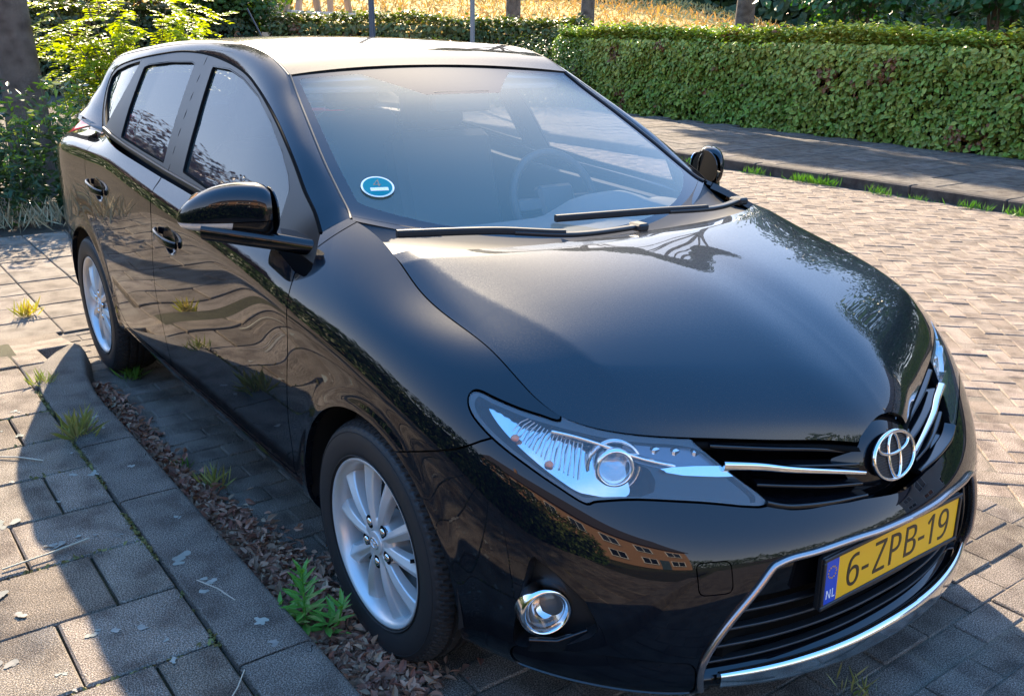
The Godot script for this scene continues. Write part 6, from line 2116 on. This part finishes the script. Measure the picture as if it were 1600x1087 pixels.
# rows: array of PackedVector3Array of equal length -> patch; side turns the normals
func grid_patch(rows: Array, side := 1.0, coords := []) -> Patch:
	var q := Patch.new()
	var a := rows.size()
	var b: int = rows[0].size()
	q.p.resize(a * b)
	q.n.resize(a * b)
	q.c.resize(a * b)
	for i in a:
		var row: PackedVector3Array = rows[i]
		var up: PackedVector3Array = rows[mini(i + 1, a - 1)]
		var dn: PackedVector3Array = rows[maxi(i - 1, 0)]
		for j in b:
			q.p[i * b + j] = row[j]
			var du := up[j] - dn[j]
			var dv := row[mini(j + 1, b - 1)] - row[maxi(j - 1, 0)]
			var nn := du.cross(dv)
			q.n[i * b + j] = nn.normalized() * side if nn.length_squared() > 1e-20 else Vector3.UP
			q.c[i * b + j] = coords[i][j] if coords else Vector2(float(i) / (a - 1), float(j) / (b - 1))
	q.t.resize((a - 1) * (b - 1) * 6)
	var k := 0
	for i in a - 1:
		for j in b - 1:
			var o := i * b + j
			q.t[k] = o; q.t[k + 1] = o + b; q.t[k + 2] = o + 1
			q.t[k + 3] = o + 1; q.t[k + 4] = o + b; q.t[k + 5] = o + b + 1
			k += 6
	return q

func compact(q: Patch, t: PackedInt32Array) -> Patch:
	var r := Patch.new()
	var m := PackedInt32Array()
	m.resize(q.p.size())
	m.fill(-1)
	r.t.resize(t.size())
	for i in t.size():
		var v := t[i]
		if m[v] < 0:
			m[v] = r.p.size()
			r.p.append(q.p[v]); r.n.append(q.n[v]); r.c.append(q.c[v])
		r.t[i] = m[v]
	return r

# splits the patch along f = 0: [f < 0, f >= 0]
func cut(q: Patch, f: PackedFloat32Array) -> Array:
	var w := Patch.new()
	w.p = q.p.duplicate(); w.n = q.n.duplicate(); w.c = q.c.duplicate()
	var cache := {}
	var neg := PackedInt32Array()
	var pos := PackedInt32Array()
	for k in range(0, q.t.size(), 3):
		var ids := [q.t[k], q.t[k + 1], q.t[k + 2]]
		var sg := [f[ids[0]] < 0.0, f[ids[1]] < 0.0, f[ids[2]] < 0.0]
		var cnt := int(sg[0]) + int(sg[1]) + int(sg[2])
		if cnt == 3:
			neg.append(ids[0]); neg.append(ids[1]); neg.append(ids[2])
			continue
		if cnt == 0:
			pos.append(ids[0]); pos.append(ids[1]); pos.append(ids[2])
			continue
		var lone := 0
		for e in 3:
			if (cnt == 1 and sg[e]) or (cnt == 2 and not sg[e]):
				lone = e
		var a: int = ids[lone]
		var b: int = ids[(lone + 1) % 3]
		var c: int = ids[(lone + 2) % 3]
		var ab := mid(w, f, a, b, cache)
		var ac := mid(w, f, a, c, cache)
		var one := neg if cnt == 1 else pos
		var two := pos if cnt == 1 else neg
		one.append(a); one.append(ab); one.append(ac)
		two.append(ab); two.append(b); two.append(c)
		two.append(ab); two.append(c); two.append(ac)
		if cnt == 1:
			neg = one; pos = two
		else:
			pos = one; neg = two
	return [compact(w, neg), compact(w, pos)]

func mid(w: Patch, f: PackedFloat32Array, a: int, b: int, cache: Dictionary) -> int:
	var key := mini(a, b) * 4194304 + maxi(a, b)
	if cache.has(key):
		return cache[key]
	var s := clampf(f[a] / (f[a] - f[b]), 0.0, 1.0)
	w.p.append(w.p[a].lerp(w.p[b], s))
	w.n.append(w.n[a].lerp(w.n[b], s).normalized())
	w.c.append(w.c[a].lerp(w.c[b], s))
	cache[key] = w.p.size() - 1
	return w.p.size() - 1

func smooth2(pts: Array, per := 6, closed := false) -> PackedVector2Array:
	var out := PackedVector2Array()
	var n := pts.size()
	for i in (n if closed else n - 1):
		var a: Vector2 = pts[(i - 1 + n) % n] if closed or i > 0 else pts[0]
		var b: Vector2 = pts[i]
		var c: Vector2 = pts[(i + 1) % n]
		var d: Vector2 = pts[(i + 2) % n] if closed or i + 2 < n else pts[n - 1]
		for k in per:
			out.append(b.cubic_interpolate(c, a, d, float(k) / per))
	if not closed:
		out.append(pts[n - 1])
	return out

func smooth3(pts: Array, per := 6, closed := false) -> PackedVector3Array:
	var out := PackedVector3Array()
	var n := pts.size()
	for i in (n if closed else n - 1):
		var a: Vector3 = pts[(i - 1 + n) % n] if closed or i > 0 else pts[0]
		var b: Vector3 = pts[i]
		var c: Vector3 = pts[(i + 1) % n]
		var d: Vector3 = pts[(i + 2) % n] if closed or i + 2 < n else pts[n - 1]
		for k in per:
			out.append(b.cubic_interpolate(c, a, d, float(k) / per))
	if not closed:
		out.append(pts[n - 1])
	return out

# signed distance to a closed polygon, negative inside, for the points of a patch (far ones are only said to be far)
func poly_field(pts: PackedVector2Array, poly: PackedVector2Array, margin := 0.03) -> PackedFloat32Array:
	var out := PackedFloat32Array()
	out.resize(pts.size())
	var lo := Vector2(1e9, 1e9)
	var hi := -lo
	for v in poly:
		lo = lo.min(v); hi = hi.max(v)
	lo -= Vector2(margin, margin); hi += Vector2(margin, margin)
	var n := poly.size()
	for i in pts.size():
		var q := pts[i]
		if q.x < lo.x or q.y < lo.y or q.x > hi.x or q.y > hi.y:
			out[i] = margin
			continue
		var d := 1e9
		var inside := false
		var a := poly[n - 1]
		for b in poly:
			var ab := b - a
			var aq := q - a
			var t := clampf(aq.dot(ab) / maxf(ab.length_squared(), 1e-12), 0.0, 1.0)
			d = minf(d, (aq - ab * t).length_squared())
			if (a.y > q.y) != (b.y > q.y) and q.x < (b.x - a.x) * (q.y - a.y) / (b.y - a.y) + a.x:
				inside = not inside
			a = b
		out[i] = -sqrt(d) if inside else sqrt(d)
	return out

func shifted(f: PackedFloat32Array, by: float) -> PackedFloat32Array:
	var o := f.duplicate()
	for i in o.size():
		o[i] += by
	return o

# cuts a panel out along a polygon, with a gap: [panel, rest]
func panel(q: Patch, pts: PackedVector2Array, poly: PackedVector2Array, gap := 0.004) -> Array:
	var f := poly_field(pts, poly)
	var inner: Patch = cut(q, shifted(f, gap * 0.5))[0]
	var outer: Patch = cut(q, shifted(f, -gap * 0.5))[1]
	return [inner, outer]

func xy(q: Patch) -> PackedVector2Array:
	var o := PackedVector2Array()
	o.resize(q.p.size())
	for i in o.size():
		o[i] = Vector2(q.p[i].x, q.p[i].y)
	return o

func line_field(q: Patch, a: Vector2, b: Vector2) -> PackedFloat32Array:
	# in the side view, negative on the left of a -> b
	var d := (b - a).normalized()
	var o := PackedFloat32Array()
	o.resize(q.p.size())
	for i in o.size():
		o[i] = -d.cross(Vector2(q.p[i].x, q.p[i].y) - a)
	return o

func offset(q: Patch, by: float) -> Patch:
	var r := Patch.new()
	r.p = q.p.duplicate(); r.n = q.n; r.c = q.c; r.t = q.t
	for i in r.p.size():
		r.p[i] += q.n[i] * by
	return r

# edges of the patch folded inwards, so that a panel has thickness
func flange(q: Patch, depth: float, turn := 0.0) -> Patch:
	var count := {}
	for k in range(0, q.t.size(), 3):
		for e in 3:
			var a := q.t[k + e]
			var b := q.t[k + (e + 1) % 3]
			var key := mini(a, b) * 4194304 + maxi(a, b)
			if count.has(key):
				count[key] = null
			else:
				count[key] = [a, b, q.t[k + (e + 2) % 3]]
	var r := Patch.new()
	for key in count:
		var e = count[key]
		if e == null:
			continue
		var a: int = e[0]
		var b: int = e[1]
		if absf(q.p[a].z) < 0.0005 and absf(q.p[b].z) < 0.0005:
			continue
		var along := (q.p[b] - q.p[a])
		if along.length_squared() < 1e-12:
			continue
		var away := along.cross(q.n[a]).normalized()
		if away.dot(q.p[e[2]] - q.p[a]) > 0.0:
			away = -away
		var o := r.p.size()
		for v in [a, b]:
			r.p.append(q.p[v]); r.p.append(q.p[v] - q.n[v] * depth + away * turn)
			r.n.append(away); r.n.append(away)
			r.c.append(Vector2.ZERO); r.c.append(Vector2.ZERO)
		r.t.append_array([o, o + 1, o + 2, o + 2, o + 1, o + 3])
	return r

func add_to(q: Patch, r: Patch, mirror := false) -> void:
	var o := q.p.size()
	var m := Vector3(1, 1, -1) if mirror else Vector3.ONE
	for i in r.p.size():
		q.p.append(r.p[i] * m); q.n.append(r.n[i] * m)
	q.c.append_array(r.c)
	for v in r.t:
		q.t.append(v + o)

func mesh_of(patches: Array, mirror := 0) -> ArrayMesh:
	# mirror: 0 as is, 1 mirrored, 2 both sides in one
	var q := Patch.new()
	for r in patches:
		if mirror != 1:
			add_to(q, r)
		if mirror > 0:
			add_to(q, r, true)
	for k in range(0, q.t.size(), 3):
		var a := q.t[k]
		var b := q.t[k + 1]
		var c := q.t[k + 2]
		if (q.p[c] - q.p[a]).cross(q.p[b] - q.p[a]).dot(q.n[a] + q.n[b] + q.n[c]) < 0.0:
			q.t[k + 1] = c; q.t[k + 2] = b
	var arr := []
	arr.resize(Mesh.ARRAY_MAX)
	arr[Mesh.ARRAY_VERTEX] = q.p
	arr[Mesh.ARRAY_NORMAL] = q.n
	arr[Mesh.ARRAY_TEX_UV] = q.c
	arr[Mesh.ARRAY_INDEX] = q.t
	var m := ArrayMesh.new()
	if q.t.size():
		m.add_surface_from_arrays(Mesh.PRIMITIVE_TRIANGLES, arr)
	return m

# ------------------------------------------------------------------ solid shapes
func frames(path: PackedVector3Array, closed := false, hint := Vector3.ZERO) -> Array:
	var out := []
	var n := path.size()
	var side := Vector3.ZERO
	for i in n:
		var a := path[(i - 1 + n) % n] if closed or i > 0 else path[i]
		var b := path[(i + 1) % n] if closed or i < n - 1 else path[i]
		var t := (b - a).normalized()
		if hint != Vector3.ZERO:
			side = t.cross(hint).normalized()
		elif i == 0:
			side = t.cross(Vector3.UP if absf(t.y) < 0.9 else Vector3.RIGHT).normalized()
		else:
			side = (side - t * side.dot(t)).normalized()
		out.append([t, side, side.cross(t).normalized()])
	return out

# profile: PackedVector2Array (side, up) swept along path; scale per point
func sweep(path: PackedVector3Array, profile: PackedVector2Array, closed := false, hint := Vector3.ZERO, scale := PackedFloat32Array(), flat := false) -> Patch:
	var fr := frames(path, closed, hint)
	var m := profile.size()
	var q := Patch.new()
	var n := path.size()
	for i in n + (1 if closed else 0):
		var ii := i % n
		var s := scale[ii] if scale.size() else 1.0
		for j in m + 1:
			var pr := profile[j % m]
			var pa := profile[(j - 1 + m) % m]
			var pb := profile[(j + 1) % m]
			var tg := (pb - pa).normalized()
			q.p.append(path[ii] + (fr[ii][1] * pr.x + fr[ii][2] * pr.y) * s)
			q.n.append((fr[ii][1] * tg.y - fr[ii][2] * tg.x).normalized())
			q.c.append(Vector2(float(j) / m, i))
	for i in n - (0 if closed else 1):
		for j in m:
			var o := i * (m + 1) + j
			q.t.append_array([o, o + m + 1, o + 1, o + 1, o + m + 1, o + m + 2])
	# make normals point outwards
	var ctr := path[0]
	var sgn := 0.0
	for j in m:
		sgn += q.n[j].dot(q.p[j] - ctr)
	if sgn < 0.0:
		for i in q.n.size():
			q.n[i] = -q.n[i]
	if not closed:
		for e in [0, n - 1]:
			var o := q.p.size()
			var nn: Vector3 = -fr[e][0] if e == 0 else fr[e][0]
			q.p.append(path[e]); q.n.append(nn); q.c.append(Vector2.ZERO)
			for j in m:
				q.p.append(q.p[e * (m + 1) + j]); q.n.append(nn); q.c.append(Vector2.ZERO)
			for j in m:
				q.t.append_array([o, o + 1 + j, o + 1 + (j + 1) % m])
	return facet(q) if flat else q

func facet(q: Patch) -> Patch:
	var r := Patch.new()
	for k in range(0, q.t.size(), 3):
		var a := q.p[q.t[k]]
		var b := q.p[q.t[k + 1]]
		var c := q.p[q.t[k + 2]]
		var nn := (b - a).cross(c - a).normalized()
		if nn.dot(q.n[q.t[k]] + q.n[q.t[k + 1]] + q.n[q.t[k + 2]]) < 0.0:
			nn = -nn
		for e in 3:
			r.t.append(r.p.size())
			r.p.append(q.p[q.t[k + e]]); r.n.append(nn); r.c.append(q.c[q.t[k + e]])
	return r

func ngon(r1: float, r2: float, n: int) -> PackedVector2Array:
	var o := PackedVector2Array()
	for i in n:
		o.append(Vector2(cos(TAU * i / n) * r1, sin(TAU * i / n) * r2))
	return o

func rounded(w: float, h: float, r: float, n := 4) -> PackedVector2Array:
	var o := PackedVector2Array()
	for k in 4:
		var cx := (w / 2 - r) * (1 if k in [0, 3] else -1)
		var cy := (h / 2 - r) * (1 if k < 2 else -1)
		for i in n + 1:
			var a := PI / 2 * (k + float(i) / n)
			o.append(Vector2(cx + r * cos(a), cy + r * sin(a)))
	return o

func tube(path: PackedVector3Array, r: float, n := 8, closed := false) -> Patch:
	return sweep(path, ngon(r, r, n), closed)

# profile (radius, height) turned about y
func lathe(profile: PackedVector2Array, n := 48, smooth := true) -> Patch:
	var q := Patch.new()
	var m := profile.size()
	for i in n + 1:
		var a := TAU * i / n
		var d := Vector3(cos(a), 0, sin(a))
		for j in m:
			var tg := (profile[mini(j + 1, m - 1)] - profile[maxi(j - 1, 0)]).normalized()
			q.p.append(d * profile[j].x + Vector3.UP * profile[j].y)
			q.n.append((d * -tg.y + Vector3.UP * tg.x).normalized())
			q.c.append(Vector2(float(i) / n * 20.0, float(j) / m))
	for i in n:
		for j in m - 1:
			var o := i * m + j
			q.t.append_array([o, o + m, o + 1, o + 1, o + m, o + m + 1])
	return q if smooth else facet(q)

# a box with chamfered edges
func block(size: Vector3, b := 0.01, at := Vector3.ZERO, basis := Basis.IDENTITY) -> Patch:
	var q := Patch.new()
	var h := size / 2
	b = minf(b, minf(h.x, minf(h.y, h.z)) * 0.49)
	var ax := [Vector3.RIGHT, Vector3.UP, Vector3.BACK]
	for k in 3:
		for s in [-1.0, 1.0]:
			var u: Vector3 = ax[(k + 1) % 3]
			var v: Vector3 = ax[(k + 2) % 3]
			var nn: Vector3 = ax[k] * s
			var hu := h[(k + 1) % 3] - b
			var hv := h[(k + 2) % 3] - b
			poly_face(q, [nn * h[k] - u * hu - v * hv, nn * h[k] + u * hu - v * hv, nn * h[k] + u * hu + v * hv, nn * h[k] - u * hu + v * hv], nn)
	if b > 0.0:
		for k in 3:
			for s1 in [-1.0, 1.0]:
				for s2 in [-1.0, 1.0]:
					var i := (k + 1) % 3
					var j := (k + 2) % 3
					var a1: Vector3 = ax[i] * s1
					var a2: Vector3 = ax[j] * s2
					var w: Vector3 = ax[k] * (h[k] - b)
					poly_face(q, [a1 * h[i] + a2 * (h[j] - b) - w, a1 * h[i] + a2 * (h[j] - b) + w, a1 * (h[i] - b) + a2 * h[j] + w, a1 * (h[i] - b) + a2 * h[j] - w], (a1 + a2).normalized())
		for sx in [-1.0, 1.0]:
			for sy in [-1.0, 1.0]:
				for sz in [-1.0, 1.0]:
					var sg := Vector3(sx, sy, sz)
					poly_face(q, [sg * Vector3(h.x, h.y - b, h.z - b), sg * Vector3(h.x - b, h.y, h.z - b), sg * Vector3(h.x - b, h.y - b, h.z)], sg.normalized())
	return moved(q, at, basis)

func poly_face(q: Patch, pts: Array, nn: Vector3) -> void:
	var o := q.p.size()
	for v in pts:
		q.p.append(v); q.n.append(nn); q.c.append(Vector2(v.x + v.z, v.y + v.z))
	for i in pts.size() - 2:
		q.t.append_array([o, o + i + 1, o + i + 2])

func moved(q: Patch, at: Vector3, basis := Basis.IDENTITY) -> Patch:
	var nb := basis.inverse().transposed()
	for i in q.p.size():
		q.p[i] = basis * q.p[i] + at
		q.n[i] = (nb * q.n[i]).normalized()
	return q

# a flat outline (x, y) given thickness along z, both faces and the rim
func plate(outline: PackedVector2Array, thick: float, bevel := 0.0) -> Patch:
	var q := Patch.new()
	var tri := Geometry2D.triangulate_polygon(outline)
	var n := outline.size()
	var ctr := Vector2.ZERO
	for v in outline:
		ctr += v / n
	var inner := PackedVector2Array()
	for i in n:
		var a := outline[(i - 1 + n) % n]
		var b := outline[(i + 1) % n]
		var nn := (b - a).normalized().orthogonal()
		if nn.dot(ctr - outline[i]) < 0.0:
			nn = -nn
		inner.append(outline[i] + nn * bevel)
	for s in [-1.0, 1.0]:
		var o := q.p.size()
		for v in (inner if s > 0.0 else outline):
			q.p.append(Vector3(v.x, v.y, thick * (0.5 + 0.5 * s))); q.n.append(Vector3(0, 0, s)); q.c.append(v)
		for i in tri:
			q.t.append(i + o)
	for i in n:
		var a := outline[i]
		var b := outline[(i + 1) % n]
		var ai := inner[i]
		var bi := inner[(i + 1) % n]
		var e := (b - a).normalized()
		var nn := Vector3(e.y, -e.x, 0)
		if Vector2(nn.x, nn.y).dot((a + b) / 2 - ctr) < 0.0:
			nn = -nn
		poly_face(q, [Vector3(a.x, a.y, 0), Vector3(b.x, b.y, 0), Vector3(b.x, b.y, thick - bevel), Vector3(a.x, a.y, thick - bevel)], nn)
		if bevel > 0.0:
			poly_face(q, [Vector3(a.x, a.y, thick - bevel), Vector3(b.x, b.y, thick - bevel), Vector3(bi.x, bi.y, thick), Vector3(ai.x, ai.y, thick)], (nn + Vector3(0, 0, 1)).normalized())
	return q

# ------------------------------------------------------------------ nodes
var taken := {}
func numbered(called: String) -> String:
	taken[called] = taken.get(called, -1) + 1
	return called if taken[called] == 0 else "%s_%03d" % [called, taken[called]]

func part(called: String, mesh: Mesh, mat: Material, parent: Node3D, at := Transform3D.IDENTITY) -> MeshInstance3D:
	var o := MeshInstance3D.new()
	o.name = called
	if parent == self:
		o.name = numbered(called)
	elif parent.has_node(NodePath(called)):
		var k := 1
		while parent.has_node(NodePath("%s_%03d" % [called, k])):
			k += 1
		o.name = "%s_%03d" % [called, k]
	o.mesh = mesh
	o.material_override = mat
	parent.add_child(o, true)
	o.transform = at
	return o

func thing(called: String, label: String, category: String, at := Vector3.ZERO, turn := 0.0, group := "") -> Node3D:
	var o := Node3D.new()
	o.name = numbered(called)
	add_child(o, true)
	o.position = at
	o.rotation.y = turn
	return tag(o, label, category, group)

func tag(o: Node3D, label: String, category := "", group := "") -> Node3D:
	if label: o.set_meta("label", label)
	if category: o.set_meta("category", category)
	if group: o.set_meta("group", group)
	return o

func structure(o: Node3D) -> Node3D:
	o.set_meta("kind", "structure")
	return o

func srgb(r: float, g: float, b: float) -> Color:
	# real-world (linear) base colour to what albedo_color wants
	return Color(r, g, b).linear_to_srgb()

func mat(r: float, g: float, b: float, rough := 0.6, metal := 0.0, spec := 0.5) -> StandardMaterial3D:
	var m := StandardMaterial3D.new()
	m.albedo_color = srgb(r, g, b)
	m.roughness = rough
	m.metallic = metal
	m.metallic_specular = spec
	return m

func noise_tex(size: int, freq: float, octaves: int, sd: int, ramp: Array = [], normal := false, kind := FastNoiseLite.TYPE_SIMPLEX_SMOOTH) -> NoiseTexture2D:
	var n := FastNoiseLite.new()
	n.noise_type = kind
	n.frequency = freq
	n.fractal_octaves = octaves
	n.seed = sd
	var t := NoiseTexture2D.new()
	t.width = size; t.height = size
	t.seamless = true
	t.noise = n
	t.as_normal_map = normal
	if ramp:
		var g := Gradient.new()
		g.offsets = PackedFloat32Array(); g.colors = PackedColorArray()
		var off := PackedFloat32Array()
		var col := PackedColorArray()
		for e in ramp:
			off.append(e[0]); col.append(e[1])
		g.offsets = off; g.colors = col
		t.color_ramp = g
	return t
